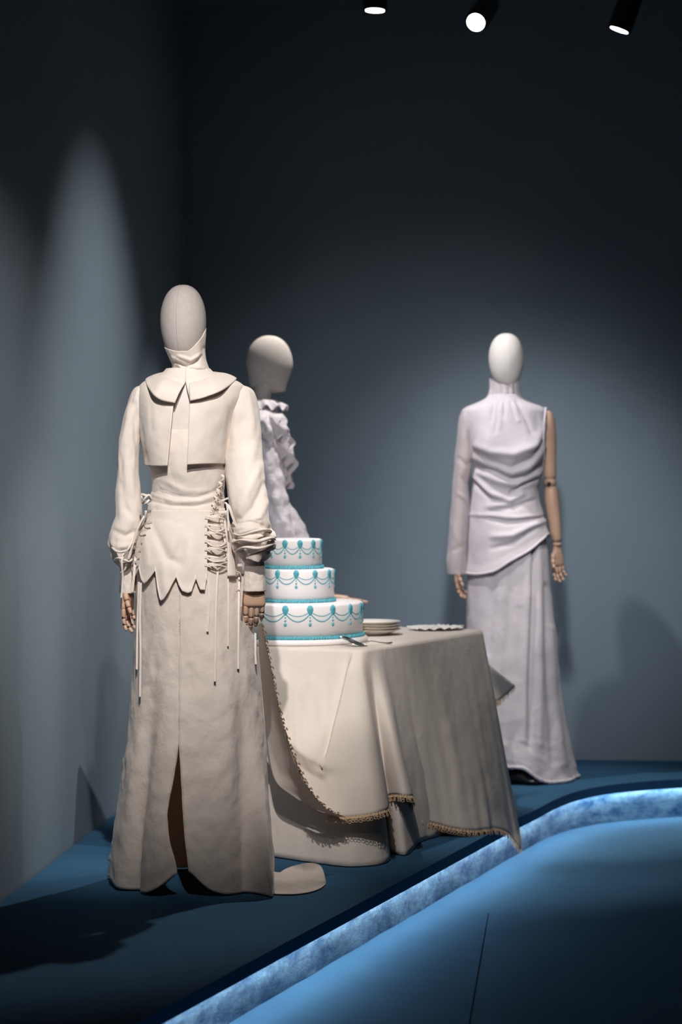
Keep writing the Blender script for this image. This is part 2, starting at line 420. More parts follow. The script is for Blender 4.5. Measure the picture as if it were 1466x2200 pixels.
# ------------------------------------------------------------------ jointed wooden hands
def hand(parent, wrist, d, wd, nrm, L=.175, spread=.0, curls=((.25, .45, .4), (.3, .5, .45), (.35, .5, .5), (.4, .55, .5)), thumb=(.5, .35), mirror=1, mat=None):
    """wrist point, d finger direction, wd index->pinky direction, nrm direction the palm faces"""
    mat = mat or M['wood']; d = Vector(d).normalized(); wd = Vector(wd); wd = (wd - d * wd.dot(d)).normalized()
    nrm = Vector(nrm); nrm = (nrm - d * nrm.dot(d) - wd * nrm.dot(wd)).normalized(); wrist = Vector(wrist); u = L / .175
    rows = [(-.02, .020, .015), (0, .021, .016), (.02, .029, .017), (.05, .036, .0165), (.075, .038, .0145), (.083, .036, .012), (.086, .03, .008)]
    tb = Tab(rows)
    def fn(a, b):
        s = -.02 + .106 * b; w_, t_ = tb(s); g = 2 * PI * a
        c, n_ = math.cos(g), math.sin(g)
        c = math.copysign(abs(c) ** .7, c); n_ = math.copysign(abs(n_) ** .8, n_)
        return wrist + d * (s * u) + wd * (c * w_ * u) + nrm * (n_ * t_ * u)
    g = mobj('hand', *grid(fn, 20, 14, True, True, True), mat, parent)
    def seg(p, q, r0, r1):
        ax = q - p; ll = ax.length
        prof = [(0, .55), (.06, .9), (.2, 1), (.8, 1), (.94, .9), (1.0, .55)]
        return tube([p + ax * t for t, s in prof], [(r0 + (r1 - r0) * t) * s for t, s in prof], 10)
    lens = ((.036, .024, .021), (.040, .027, .022), (.037, .026, .021), (.029, .020, .019))
    for i in range(4):
        off = (-.0275 + .0183 * i) * u; p = wrist + wd * off + d * ((.083 - .004 * abs(i - 1.3)) * u) + nrm * (.001 * u); ang = 0
        for j in range(3):
            ang += curls[i][j]
            dr = d * math.cos(ang) + nrm * math.sin(ang) + wd * (spread * (i - 1.5))
            dr.normalize(); q = p + dr * lens[i][j] * u
            r = (.0088, .0080, .0070)[j] * u * (.9 if i == 3 else 1)
            mobj('finger_segment', *seg(p, q, r, r * .9), mat, g)
            if j < 2: mobj('finger_joint', *tube([q - dr * .002 + wd * (-.0078 * u), q - dr * .002 + wd * (.0078 * u)], .0042 * u, 8), M['dark'], g)
            p = q + dr * .0012
    p = wrist + wd * (-.027 * u) + d * (.022 * u) + nrm * (.006 * u); ang = 0
    for j, ll in enumerate((.030, .027, .024)):
        ang = (.55, .35, .12)[j] * thumb[0] / .5
        dr = (d * math.cos(ang) - wd * math.sin(ang) + nrm * thumb[1]).normalized(); q = p + dr * ll * u
        mobj('thumb_segment', *seg(p, q, (.0115, .0098, .0088)[j] * u, (.0102, .0092, .0075)[j] * u), mat, g); p = q + dr * .0012
    return g
def form_mesh(name, fm, y0, y1, nu, nv, mat, parent, disp=None, cap=(False, False), solid=0, soff=0.0, ease=False):
    def fn(u, v):
        th = -PI + 2 * PI * u; y = y0 + (y1 - y0) * v
        p = fm.pt(th, y)
        if disp: p = p + fm.nrm(th, y) * disp(th, y, p)
        return p
    return mobj(name, *grid(fn, nu, nv, True, *cap), mat, parent, solid=solid, soff=soff)

# ================================================================== front mannequin in cream dress
Z1 = 7.72
m1 = thing('mannequin', 'cream-clad mannequin with linen head, cropped jacket, laced bodice and long slit skirt', 'mannequin', ((395 - 733) * Z1 / F, Z1, 0), 'dressed mannequins')
hd = mobj('head', *grid(egg(393.5, 612, 779, 51, 60, Z1, .13, 1.5), 48, 40, True), M['linen'], m1)
ef = egg(393.5, 612, 779, 51.3, 60.3, Z1, .13, 1.5)
mobj('seam', *tube([ef(.5 + (PI - .24) / (2 * PI) if False else (-.235 / (2 * PI)) % 1.0, .05 + .87 * i / 30) for i in range(31)], .0007, 6), M['seam'], hd)
skirtF = Form([(1085, 319, 483, .103), (1100, 318, 483, .107), (1130, 312, 489, .125), (1180, 300, 499, .148), (1240, 293, 518, .163), (1340, 291, 543, .178), (1440, 287, 557, .192),
               (1553, 277, 567, .212), (1722, 255, 578, .245), (1860, 238, 588, .268), (1893.5, 235, 590, .272)], Z1)
bodF = Form([(900, 320, 480, .105), (930, 319, 483, .116), (960, 320, 485, .122), (1000, 322, 485, .118), (1040, 327, 483, .108), (1065, 326, 481, .103), (1085, 319, 481, .103), (1102, 317, 482, .107)], Z1)
bolF = Form([(786, 362, 446, .066, .012), (800, 350, 458, .075, .01), (812, 328, 490, .086, .004), (822, 308, 514, .094, 0), (832, 299, 525, .105, 0), (850, 296, 524, .120, 0), (880, 297, 515, .134, 0),
             (920, 299, 503, .141, 0), (960, 305, 495, .144, 0), (999, 311, 488, .146, 0)], Z1)
torF = Form([(740, 372, 428, .045, .012), (785, 372, 436, .048, .012), (803, 364, 446, .058, .010), (815, 335, 480, .075, .004), (832, 306, 516, .088, 0), (870, 306, 506, .108, 0), (930, 322, 480, .112, 0), (1000, 326, 480, .108, 0), (1100, 325, 474, .095, 0)], Z1)
form_mesh('torso', torF, 740, 1100, 48, 60, M['bodyform'], m1)
# skirt: open at the front slit
sl = [(1100, 389, 387), (1560, 386, 384), (1600, 384.5, 385), (1680, 373, 389), (1767, 362, 393), (1840, 366, 397), (1900, 378, 403), (1935, 383, 406)]
slT = Tab(sl)
def slit_angles(yfront):
    a, b = slT(yfront)[0:2]
    return a, b
def skirt_disp(th, ye, thl, thr):
    g = sst(1330, 1860, ye); d = 0
    d += -.038 * g * math.exp(-((th + .66 + .10 * g) / .13) ** 2) + .008 * g * math.exp(-((th + .95) / .16) ** 2) + .016 * g * math.exp(-((th + .36) / .16) ** 2)
    d += -.020 * g * math.exp(-((th - .80) / .16) ** 2) + .012 * g * math.exp(-((th - .48) / .22) ** 2) + .010 * g * math.exp(-((th - 1.15) / .16) ** 2)
    if abs(th) > 1.7: d += .02 * g * math.sin(th * 7)
    d += .0045 * sst(1150, 1400, ye) * nz(th * 3.1, ye * .011, 3.3) + .0035 * sst(1150, 1500, ye) * nz(th * 7.0 + ye * .004, ye * .03, 7.1)
    return d
NU, NV = 150, 150
def skirt_fn(u, v):
    yb = 1092.0; ye_end = 1893.0
    # find slit angles for this height
    ye = yb + (ye_end - yb) * v
    xl, xr, ry, dy = skirtF.t(ye); r = (Z1 - ry) / Z1; yf = 1000 + (ye - 1000) / r
    a, b = slit_angles(yf)
    def ang(x):
        xe = 733 + (x - 733) * r; return math.asin(max(-1, min(1, (xe - (xl + xr) / 2) / ((xr - xl) / 2))))
    tl, tr = ang(a), ang(b)
    th = tr + (2 * PI - (tr - tl)) * u
    # hem rises to rounded corners at the slit
    dl = max(0.0, tl + 2 * PI - th); dr_ = max(0.0, th - tr)
    rise = .075 * math.exp(-(dr_ / .20) ** 1.5) + .070 * math.exp(-(dl / .22) ** 1.5)
    thn = (th + PI) % (2 * PI) - PI
    rise += .018 * math.exp(-((thn + 1.35) / .35) ** 2)
    p = skirtF.pt(thn, ye) + skirtF.nrm(thn, ye) * skirt_disp(thn, ye, tl, tr)
    k = sst(.70, 1.0, v); p.z = max(p.z, 0) + rise * k
    fw = .23 * sst(.55, 1, v) * math.exp(-((thn - 1.40) / .42) ** 2); p.x *= (p.y - fw) / p.y; p.y -= fw
    if p.z < .004: p.z = .004
    return p
sk = mobj('skirt', *grid(skirt_fn, NU, NV), M['cream'], m1, solid=.002)
# small train lying to the right
def train_fn(u, v):
    # a rounded tongue of the hem turned out over the plinth
    far = [(-.235, 7.70), (-.20, 7.76), (-.15, 7.84), (-.10, 7.90), (-.062, 7.84), (-.048, 7.70)]
    near = [(-.225, 7.50), (-.20, 7.48), (-.15, 7.475), (-.10, 7.51), (-.065, 7.58), (-.048, 7.66)]
    a = Cat(range(6), [Vector((*q, 0)) for q in far])(5 * u); b = Cat(range(6), [Vector((*q, 0)) for q in near])(5 * u)
    p = a.lerp(b, v); p.z = .004 + .030 * (1 - .6 * u) * math.sin(PI * v) ** 2 if False else .004
    ridge = math.exp(-((v - .80 + .1 * u) / .10) ** 2); p.z += .020 * ridge * (1 - .5 * u) + .055 * (1 - u) ** 1.5 * sst(0, .5, v) * (1 - sst(.5, .95, v)) + .012 * sst(0, .3, u) * sst(0, .25, 1 - u) * math.exp(-((v - .12) / .15) ** 2)
    p.z += .006 * max(-.5, nz(u * 4, v * 4, 1)) * math.sin(PI * v)
    p.z += .020 * math.exp(-((v - .06) / .20) ** 2) * sst(.05, .4, u) * (1 - sst(.70, 1, u)) + .010 * sst(.2, .6, u) * (1 - sst(.8, 1, u)) * math.sin(v * 9 + u * 4) * (1 - v) * v * 4 * .5
    p.z = max(p.z, .004); return p
mobj('train', *grid(train_fn, 36, 30), M['cream'], sk, solid=.002)
# bodice
bod_r = [([(330, 1046), (372, 1064), (420, 1070), (470, 1052)], 4, -.0035), ([(326, 1062), (380, 1078), (430, 1076), (470, 1062)], 4, .004), ([(320, 1076), (370, 1087), (420, 1088), (462, 1078)], 3.5, -.004),
         ([(345, 1030), (400, 1056), (450, 1055)], 6, .003), ([(362, 1000), (380, 1050), (392, 1095)], 2.5, -.0012), ([(450, 1010), (420, 1060), (402, 1095)], 2.5, -.0012), ([(340, 1040), (352, 1070), (360, 1095)], 2.5, -.001)]
def bod_disp(th, y, p):
    x, yy = px(p)
    return ridges(x, yy, bod_r) + .002 * nz(th * 4, y * .05) if abs(th) < 1.7 else .002 * nz(th * 4, y * .05)
def bod_fn(u, v):
    th = -PI + 2 * PI * u; y = 924 + (1101 - 924) * v; p = bodF.pt(th, y)
    return p + bodF.nrm(th, y) * bod_disp(th, y, p)
bo = mobj('bodice', *grid(bod_fn, 140, 80, True), M['creamfold'], m1, solid=.002)
# peplum front panel with scalloped points
hemx = [(284, 1236), (290, 1238), (297, 1221), (303, 1246), (309, 1254), (315, 1250), (326, 1236), (333, 1226), (338, 1262), (343, 1286), (346, 1291), (352, 1287), (362, 1272), (372, 1252), (379, 1240),
        (385, 1258), (392, 1270), (404, 1274), (412, 1271), (417, 1256), (422, 1243), (427, 1258), (431, 1267), (441, 1268), (443, 1252), (446, 1240)]
def hem_at(x):
    if x <= hemx[0][0]: return hemx[0][1]
    for i in range(len(hemx) - 1):
        if hemx[i][0] <= x <= hemx[i + 1][0]:
            u = (x - hemx[i][0]) / (hemx[i + 1][0] - hemx[i][0]); return hemx[i][1] * (1 - u) + hemx[i + 1][1] * u
    return hemx[-1][1]
pepL = Tab([(1098, 317), (1115, 316), (1135, 306), (1152, 297), (1190, 290), (1236, 285), (1300, 284)]); pepR = Tab([(1098, 455), (1106, 451), (1123, 446), (1160, 445), (1300, 446)])
pep_r = [([(330, 1130), (345, 1165), (360, 1200), (385, 1212)], 10, -.007), ([(400, 1130), (395, 1165), (375, 1200)], 12, -.006), ([(370, 1150), (372, 1190)], 12, .004), ([(405, 1160), (410, 1230)], 14, .007),
         ([(310, 1150), (316, 1210)], 9, .006), ([(345, 1110), (380, 1124), (395, 1120)], 6, -.004), ([(350, 1210), (355, 1270)], 9, .005), ([(320, 1100), (392, 1102)], 3, -.003)]
pepBase = Form([(1090, 316, 484, .108), (1110, 315, 486, .118), (1150, 299, 497, .142), (1200, 288, 508, .160), (1240, 285, 520, .170), (1300, 284, 536, .180)], Z1)
NPU = 200
def pep_fn(u, v):
    x0 = pepL(1170)[0]
    xb = 284 + (446 - 284) * u; yb = hem_at(xb)
    y = 1096 + (yb - 1096) * v
    a = pepL(y)[0]; b = pepR(y)[0]; x = a + (b - a) * u
    p = pepBase.front(x, y, .006); off = ridges(x, y, pep_r) * sst(1100, 1140, y) + .0025 * nz(x * .03, y * .03)
    if v > .9: off += .004 * sst(.9, 1, v)
    p.y -= off; return p
pe = mobj('peplum', *grid(pep_fn, NPU, 60), M['creamfold'], m1, solid=.0025)
# back of the peplum
def pep_b(u, v):
    th = .95 + (2 * PI - .95 - 1.62) * u; y = 1097 + (1237 - 1097) * v
    return pepBase.pt(th, y, .006) + pepBase.nrm(th, y) * (.004 * math.sin(th * 9) * v)
mobj('peplum_back', *grid(pep_b, 70, 20), M['creamfold'], m1, solid=.0025)
# cropped jacket
opT = Tab([(700, 399, 399), (818, 399, 399), (830, 393, 401), (865, 374, 408), (920, 368, 405.5), (998, 360, 402)])
bol_r = [([(325, 870), (327, 930)], 4, -.002), ([(300, 900), (308, 960), (316, 996)], 6, -.004), ([(430, 920), (450, 960), (470, 985)], 14, .004), ([(495, 880), (490, 940), (486, 990)], 6, -.004), ([(372, 870), (364, 990)], 3, .003), ([(409, 870), (405, 990)], 3, .003)]
def bol_fn(u, v):
    y = 792 + (999 - 792) * v; xl, xr, ry, dy = bolF.t(y); r = (Z1 + dy - ry) / Z1; yf = 1000 + (y - 1000) / r
    a, b = opT(yf)
    def ang(x): return math.asin(max(-1, min(1, (733 + (x - 733) * r - (xl + xr) / 2) / ((xr - xl) / 2))))
    tl, tr = ang(a), ang(b); th = tr + (2 * PI - (tr - tl)) * u
    p = bolF.pt(th, y); x, yy = px(p); thn = (th + PI) % (2 * PI) - PI
    d = .002 * nz(th * 3, y * .03, 5)
    if abs(thn) < 1.6: d += ridges(x, yy, bol_r)
    p = p + bolF.nrm(th, y) * d
    p.z += (.004 * sst(.9, 1, v)) * math.sin(th * 2)
    return p
jk = mobj('jacket', *grid(bol_fn, 150, 70), M['creamfold'], m1, solid=.003)
# stand collar
stT = Form([(700, 348, 443, .088, -.006), (730, 350, 442, .084, -.008), (750, 356, 440.5, .079, -.008), (770, 365, 442, .070, -.004), (788, 371, 447, .062, .002), (800, 367, 450, .062, .006), (818, 358, 458, .070, .006)], Z1)
stTop = Tab([(-PI, 713), (-2.1, 733), (-1.57, 745), (-.9, 752), (-.3, 757), (.1, 757), (.4, 751), (.7, 740), (1.0, 727), (1.3, 714), (1.6, 706), (1.9, 703), (2.4, 706), (PI, 713)])
st_r = [([(378, 775), (400, 790), (425, 772)], 4, -.008), ([(385, 765), (410, 775), (432, 760)], 4, .008), ([(390, 800), (412, 788), (436, 792)], 4, .008), ([(380, 790), (398, 805)], 4, -.008), ([(404, 796), (425, 780), (438, 748)], 5, -.006), ([(372, 768), (392, 780)], 4, .006), ([(395, 812), (420, 800), (440, 800)], 3.5, -.008)]
def st_fn(u, v):
    th = -PI + 2 * PI * u; t0 = stTop(th)[0]; y = 818 + (t0 - 818) * v; p = stT.pt(th, y); x, yy = px(p)
    d = ridges(x, yy, st_r) if abs(th) < 1.6 else 0
    return p + stT.nrm(th, y) * (d + .0015 * nz(th * 4, y * .06))
mobj('stand_collar', *grid(st_fn, 110, 50, True), M['creamfold'], m1, solid=.003)
# flat cape collar, split at the front
oc = [W(409, 862, Z1 - .142), W(440, 855, Z1 - .138), W(478, 839, Z1 - .115), W(507, 816, Z1 - .02), W(498, 811, Z1 + .055), W(460, 805, Z1 + .105), W(402, 802, Z1 + .125),
      W(352, 805, Z1 + .105), W(323, 811, Z1 + .055), W(313, 820, Z1 - .02), W(326, 844, Z1 - .115), W(345, 859, Z1 - .138), W(376, 867, Z1 - .142)]
icol = []
for i in range(13):
    th = .02 + (2 * PI - .04) * i / 12; q = stT.pt(th, 805); q.z += -.018 * max(0, math.cos(th)) ** 4; icol.append(q)
co, ci = Cat(range(13), oc), Cat(range(13), icol)
def cape_fn(u, v):
    a, b = ci(12 * u), co(12 * u); p = a.lerp(b, v); front = max(0, -(b.y - Z1)) / .142
    p.z += (.011 - .002 * front) * max(0.0, math.sin(PI * v)) ** .8 * (1 - .35 * front); p.y -= .028 * front * math.sin(PI * v)
    if v > .8: p += Vector((0, -.004, .002)) * (v - .8) * 5 * (.5 + .5 * math.sin(u * 19))
    return p
mobj('cape_collar', *grid(cape_fn, 120, 20), M['creamfold'], m1, solid=.003)
# sleeves
def sleeve(rows, puff, seed, parent, rid, ycut, fwd=.012):
    fm = Form([(y, min(a, b), max(a, b), max(.02, abs(b - a) / 2 * Z1 / F * 1.12) if len(r) == 3 else r[3], -fwd * sst(880, 1200, y)) for r in rows for (y, a, b) in [r[:3]]], Z1)
    y0, y1 = rows[0][0], rows[-1][0]
    def fn(u, v):
        th = -PI + 2 * PI * u; y = y0 + (y1 - y0) * v; p = fm.pt(th, y); x, yy = px(p)
        d = .004 * nz(th * 1.2 + seed, y * .012, seed) + .0025 * nz(th * 2.5, y * .03, seed + 4)
        if abs(th) < 1.8: d += ridges(x, yy, rid)
        g = sst(ycut - 25, ycut + 5, y) * (1 - sst(y1 - 10, y1, y))
        d += g * puff * (math.sin(th * 3 + seed + y * .05) * .6 + nz(th * 2.2, y * .08, seed) * .9)
        p = p + fm.nrm(th, y) * d; p.z += g * .012 * math.sin(th * 1.0 + seed) + g * .006 * math.sin(th * 3 + 1)
        return p
    return fn
slR = [(829, 512, 524), (832, 503, 533), (838, 496, 542), (848, 491, 548), (870, 488, 553), (900, 487, 558), (950, 485, 562), (1000, 484, 566), (1060, 490, 574), (1103, 499, 578), (1124, 505, 582), (1130, 503, 579),
       (1139, 498, 588), (1147, 500, 592), (1154, 508, 583), (1162, 500, 593), (1171, 501, 590), (1177, 510, 580), (1184, 506, 584), (1192, 512, 577), (1199, 522, 570), (1206, 527, 567)]
slL = [(829, 300, 314), (832, 292, 324), (838, 286, 328), (850, 280, 326), (870, 273, 319), (900, 265, 309), (950, 257, 301), (1000, 254, 298), (1060, 250, 303), (1106, 249, 306), (1126, 243, 304), (1150, 237, 301), (1180, 237, 293), (1196, 242, 289), (1206, 254, 288), (1218, 259, 290)]
ridR = [([(500, 855), (492, 900), (488, 940)], 7, -.008), ([(505, 860), (508, 900), (500, 960)], 9, .006), ([(560, 1000), (530, 1060), (515, 1100)], 9, .006), ([(568, 1040), (545, 1090), (520, 1115)], 7, -.007), ([(572, 1080), (556, 1112), (530, 1125)], 7, .007), ([(545, 870), (540, 930)], 10, .004), ([(520, 1000), (505, 1080)], 10, -.005)]
ridL = [([(290, 870), (293, 940), (300, 980)], 7, -.006), ([(278, 880), (270, 950)], 8, .004), ([(262, 1040), (268, 1090), (285, 1110)], 8, -.006), ([(275, 1000), (282, 1060)], 8, .005), ([(245, 1140), (270, 1150), (298, 1140)], 5, -.008), ([(242, 1160), (270, 1172), (290, 1165)], 6, .006), ([(262, 1060), (258, 1110)], 6, .004)]
s1 = mobj('sleeve', *grid(sleeve(slR, .009, 2.0, m1, ridR, 1130, .085), 90, 150, True), M['creamfold'], m1, solid=.002)
s2 = mobj('sleeve', *grid(sleeve(slL, .006, 5.0, m1, ridL, 1160), 90, 120, True), M['creamfold'], m1, solid=.002)
# extra gathered rolls above the cuff on the right sleeve
def roll(pts, rr, name='gathered_fold', fl=.55, par=None):
    pts = curve_pts(pts, 24); n = len(pts)
    return mobj(name, *tube(pts, [rr * (.35 + .65 * math.sin(PI * (i + .6) / (n + .2))) for i in range(n)], 12, True, fl), M['creamfold'], par)
roll([W(501, 1146, 7.605), W(520, 1150, 7.545), W(548, 1142, 7.525), W(574, 1139, 7.575), W(584, 1143, 7.645)], .0085, par=s1)
roll([W(500, 1166, 7.595), W(522, 1160, 7.530), W(552, 1163, 7.515), W(580, 1156, 7.565), W(591, 1160, 7.645)], .0105, par=s1)
roll([W(506, 1184, 7.605), W(528, 1176, 7.535), W(556, 1178, 7.520), W(580, 1171, 7.575), W(588, 1168, 7.635)], .0095, par=s1)
roll([W(532, 1195, 7.565), W(552, 1188, 7.545), W(572, 1182, 7.575), W(580, 1180, 7.625)], .008, par=s1)
roll([W(240, 1176, 7.68), W(258, 1186, 7.62), W(280, 1180, 7.63), W(291, 1172, 7.68)], .0075, par=s2)
roll([W(245, 1204, 7.66), W(258, 1199, 7.62), W(274, 1205, 7.63), W(286, 1200, 7.67)], .008, par=s2)
cuR = Form([(1196, 530, 564, .024), (1206, 527, 567, .028), (1235, 525, 569, .031), (1270, 522.5, 571.5, .033)], Z1 - .09)
cuL = Form([(1212, 262, 288, .022), (1222, 259, 291, .026), (1250, 258, 291.5, .028), (1274, 257, 292, .030)], Z1 - .02)
def cuff_disp(th, y, p): return .003 * nz(th * 2, y * .05, 1) + .0015 * nz(th * 5, y * .12, 2)
c1 = form_mesh('cuff', cuR, 1196, 1270, 48, 30, M['creamfold'], m1, cuff_disp, solid=.002)
c2 = form_mesh('cuff', cuL, 1212, 1274, 48, 30, M['creamfold'], m1, cuff_disp, solid=.002)
hand(m1, W(547.5, 1249, Z1 - .09), (-.02, .02, -1), (1, .10, 0), (0, 1, 0), L=.165, curls=((.12, .25, .15), (.16, .35, .30), (.20, .40, .35), (.24, .45, .4)), thumb=(.22, .15))
hand(m1, W(275, 1262, Z1 - .02), (-.03, -.03, -1), (.45, .9, 0), (.9, -.45, 0), L=.150, curls=((.05, .15, .25), (.12, .3, .3), (.2, .35, .35), (.3, .4, .4)), thumb=(.3, .5))
# hanging ties on the skirt
def tie(pts, wd=.0065, off=.008, par=None, name='ribbon_tie', F_=None):
    q = curve_pts([(F_ or skirtF).front(x, y, off) for x, y in pts], 30)
    return mobj(name, *ribbon(q, wd, Vector((1, 0, 0))), M['creamfold'], par or bo, smooth=False)
tie([(303, 1252), (301, 1320), (302, 1400), (301, 1497)], off=.020)
tie([(299, 1250), (296, 1330), (294, 1438)], off=.012)
tie([(469, 1215), (465, 1280), (463, 1380), (462, 1464)], off=.014)
tie([(447, 1240), (449, 1290), (446, 1357)], off=.012)
tie([(490, 1232), (491, 1300), (490, 1388)], .0045, .010)
tie([(514, 1240), (513, 1330), (512, 1437)], .0065, .010)
tie([(549, 1360), (549, 1400), (550, 1427)], .0060, .018)
def free_tie(pts, wd=.006, n=26, side=Vector((1, .3, 0)), par=None):
    return mobj('ribbon_tie', *ribbon(curve_pts(pts, n), wd, side), M['creamfold'], par or bo, smooth=False)
free_tie([W(522, 1213, 7.600), W(516, 1214, 7.595), W(511, 1214, 7.595)], .008, 8, Vector((0, 0, 1)), c1)
free_tie([W(507, 1238, 7.580), W(510, 1228, 7.570), W(516, 1231, 7.565), W(520, 1244, 7.570), W(522, 1256, 7.570)], .005, 24, Vector((.2, 1, 0)), c1)
free_tie([W(521, 1240, 7.570), W(520, 1270, 7.570), W(518, 1303, 7.575)], .006, 16, Vector((1, .3, 0)), c1)
free_tie([W(268, 1186, 7.62), W(262, 1205, 7.60), W(264, 1240, 7.61), W(261, 1284, 7.61)], .006, 24, Vector((1, .3, 0)), c2)
free_tie([W(291, 1196, 7.62), W(288, 1235, 7.61), W(284, 1272, 7.61)], .008, 24, Vector((1, .3, 0)), c2)
free_tie([W(292, 1150, 7.64), W(275, 1180, 7.60), W(262, 1200, 7.61)], .005, 24, Vector((1, .5, .3)), c2)
# bows at the left waist
free_tie([W(318, 1082, 7.64), W(306, 1070, 7.60), W(304, 1062, 7.60), W(314, 1064, 7.59), W(325, 1066, 7.61), W(316, 1078, 7.60), W(306, 1082, 7.61)], .007, 40, Vector((0, .4, 1)))
free_tie([W(322, 1078, 7.62), W(326, 1072, 7.60), W(320, 1063, 7.59), W(310, 1072, 7.59), W(304, 1080, 7.61)], .006, 30, Vector((0, .4, 1)))
# left side lacing loops
for i in range(7):
    y = 1104 + i * 17; x = pepL(y)[0]
    free_tie([W(x + 10, y, 7.60), W(x + 1, y + 2, 7.615), W(x - 5, y + 7, 7.66)], .0075, 12, Vector((0, 0, 1)))
free_tie([W(310, 1108, 7.63), W(296, 1135, 7.62), W(285, 1170, 7.62), W(276, 1200, 7.62)], .006, 30, Vector((1, .4, 0)))
# right side lacing
for i in range(6):          # tight zigzag up the side of the bodice
    y0 = 1020 + i * 15; xa = 480 - i * 5.3
    q = [bodF.front(xa - 4, y0, .008), bodF.front(xa + 2, y0 + 5, .018), bodF.front(min(481, xa + 8 + i * .8), y0 + 10, .010)]
    free_tie(q, .0055, 12, Vector((0, .3, 1)))
    q = [bodF.front(min(481, xa + 7), y0 + 2, .008), bodF.front(xa + 1, y0 + 8, .020), bodF.front(xa - 5, y0 + 13, .009)]
    free_tie(q, .0045, 12, Vector((0, .3, 1)))
rnd = random.Random(5)
for i in range(7):          # slack loops across the open side of the peplum
    y0 = 1110 + i * 17
    sl_ = (-6, 5, -3, 7, -5, 6, -4)[i]; bl_ = rnd.uniform(.010, .020)
    free_tie([pepBase.front(444, y0, .010), pepBase.front(457, y0 + sl_ * .2, .010 + bl_ * .7), pepBase.front(470, y0 + sl_ * .6, .010 + bl_), pepBase.front(488, y0 + sl_, .010)], .0062, 20, Vector((0, .35, 1)))
    ar_ = rnd.uniform(5, 9) * (1 if i % 2 else -.6)
    free_tie([pepBase.front(446, y0 + 5, .010), pepBase.front(455, y0 + 6 + ar_ * .7, .022), pepBase.front(467, y0 + 6 + ar_, .030), pepBase.front(479, y0 + 6 + ar_ * .5, .022), pepBase.front(488, y0 + 4 - sl_ * .5, .010)], .0050, 24, Vector((0, .8, .6)))
    free_tie([pepBase.front(440, y0 + 2, .011), pepBase.front(452, y0 + 2, .013)], .008, 4, Vector((0, 0, 1)))   # belt loop
# right side panel of the peplum
def side_fn(u, v):
    y = 1112 + (1238 - 1112) * v; a = 481 + 8 * sst(1112, 1180, y); b = 488 + 19 * sst(1112, 1236, y); x = a + (b - a) * u
    p = pepBase.front(x, y, .014); p.y -= .004 * math.sin(u * 3) ; return p
mobj('peplum_side', *grid(side_fn, 12, 30), M['creamfold'], m1, solid=.0025)
free_tie([W(484, 1080, 7.62), W(492, 1088, 7.60), W(500, 1110, 7.60), W(508, 1130, 7.61)], .008, 20, Vector((1, .3, 0)))
free_tie([W(480, 1078, 7.60), W(487, 1082, 7.59), W(490, 1110, 7.59), W(491, 1140, 7.59)], .006, 20, Vector((1, .3, 0)))
free_tie([W(470, 1078, 7.60), W(480, 1074, 7.585), W(491, 1070, 7.60)], .006, 12, Vector((0, .3, 1)))

# ================================================================== right mannequin, draped one-sleeve gown
Z2 = 10.3; K2 = Z2 / F
m2 = thing('mannequin', 'mannequin in draped lilac-white one-sleeve gown with a bare jointed wooden arm', 'mannequin', ((1100 - 733) * K2, Z2, 0), 'dressed mannequins')
hd = mobj('head', *grid(egg(1088, 716, 836, 39.5, 46, Z2, .20, 0), 48, 40, True), M['headwhite'], m2)
ef = egg(1088, 716, 836, 39.8, 46.3, Z2, .20, 0)
mobj('seam', *tube([ef(.02, .05 + .9 * i / 30) for i in range(31)], .0009, 6), M['bodyform'], hd)
neck = Form([(820, 1062, 1110, .05), (860, 1062, 1112, .055)], Z2); form_mesh('neck', neck, 800, 860, 24, 4, M['linen'], m2)
blF = Form([(848, 1053, 1115, .066), (856, 1046, 1122, .074), (866, 1026, 1142, .088), (876, 1002, 1166, .10), (884, 995, 1173, .106), (905, 997, 1172, .122), (945, 1008, 1170, .138), (980, 1017, 1169, .148), (1010, 1021, 1166, .138),
            (1030, 1020, 1160, .126), (1050, 1016, 1154, .116), (1075, 1014, 1157, .120), (1100, 1011, 1165, .134), (1125, 1009, 1171, .146), (1150, 1007, 1176, .153), (1235, 1003, 1183, .165)], Z2)
bl_r = [([(1062, 866), (1058, 905)], 3, -.010), ([(1073, 866), (1066, 930)], 3, -.012), ([(1084, 868), (1082, 900)], 3, -.008), ([(1098, 866), (1110, 900)], 3, -.010), ([(1110, 864), (1130, 900), (1140, 930)], 4, -.010), ([(1078, 868), (1074, 920)], 3, .008), ([(1104, 868), (1114, 905)], 3, .008),
        ([(1168, 915), (1145, 955), (1105, 975), (1060, 972), (1030, 958)], 9, .016), ([(1168, 940), (1140, 985), (1100, 1005), (1055, 992)], 7, -.012), ([(1165, 960), (1135, 1005), (1100, 1018), (1060, 1002), (1025, 985)], 9, .012),
        ([(1165, 1000), (1130, 1025), (1095, 1030), (1065, 1012), (1030, 1005)], 7, -.016), ([(1150, 1018), (1110, 1042), (1075, 1035), (1030, 1015)], 8, .014), ([(1150, 1030), (1120, 1042), (1098, 1058)], 4, -.016),
        ([(1024, 1025), (1055, 1060), (1095, 1075)], 5, .014), ([(1026, 1042), (1060, 1075), (1090, 1080)], 5, -.012), ([(1050, 1088), (1090, 1080), (1120, 1062)], 6, .010), ([(1055, 1098), (1100, 1092), (1145, 1075)], 5, -.010),
        ([(1012, 1105), (1060, 1108), (1110, 1112), (1160, 1108)], 4, .008), ([(1050, 1114), (1090, 1124), (1130, 1118), (1165, 1112)], 5, -.014), ([(1062, 1152), (1100, 1150), (1140, 1130), (1166, 1118)], 7, .012), ([(1060, 1178), (1105, 1166), (1150, 1135)], 6, -.008)]
bhT = Tab([(-PI, 1215), (-1.6, 1229), (-.9, 1231), (-.45, 1225), (0, 1201), (.4, 1182), (.9, 1156), (1.25, 1146), (1.7, 1150), (PI, 1215)])
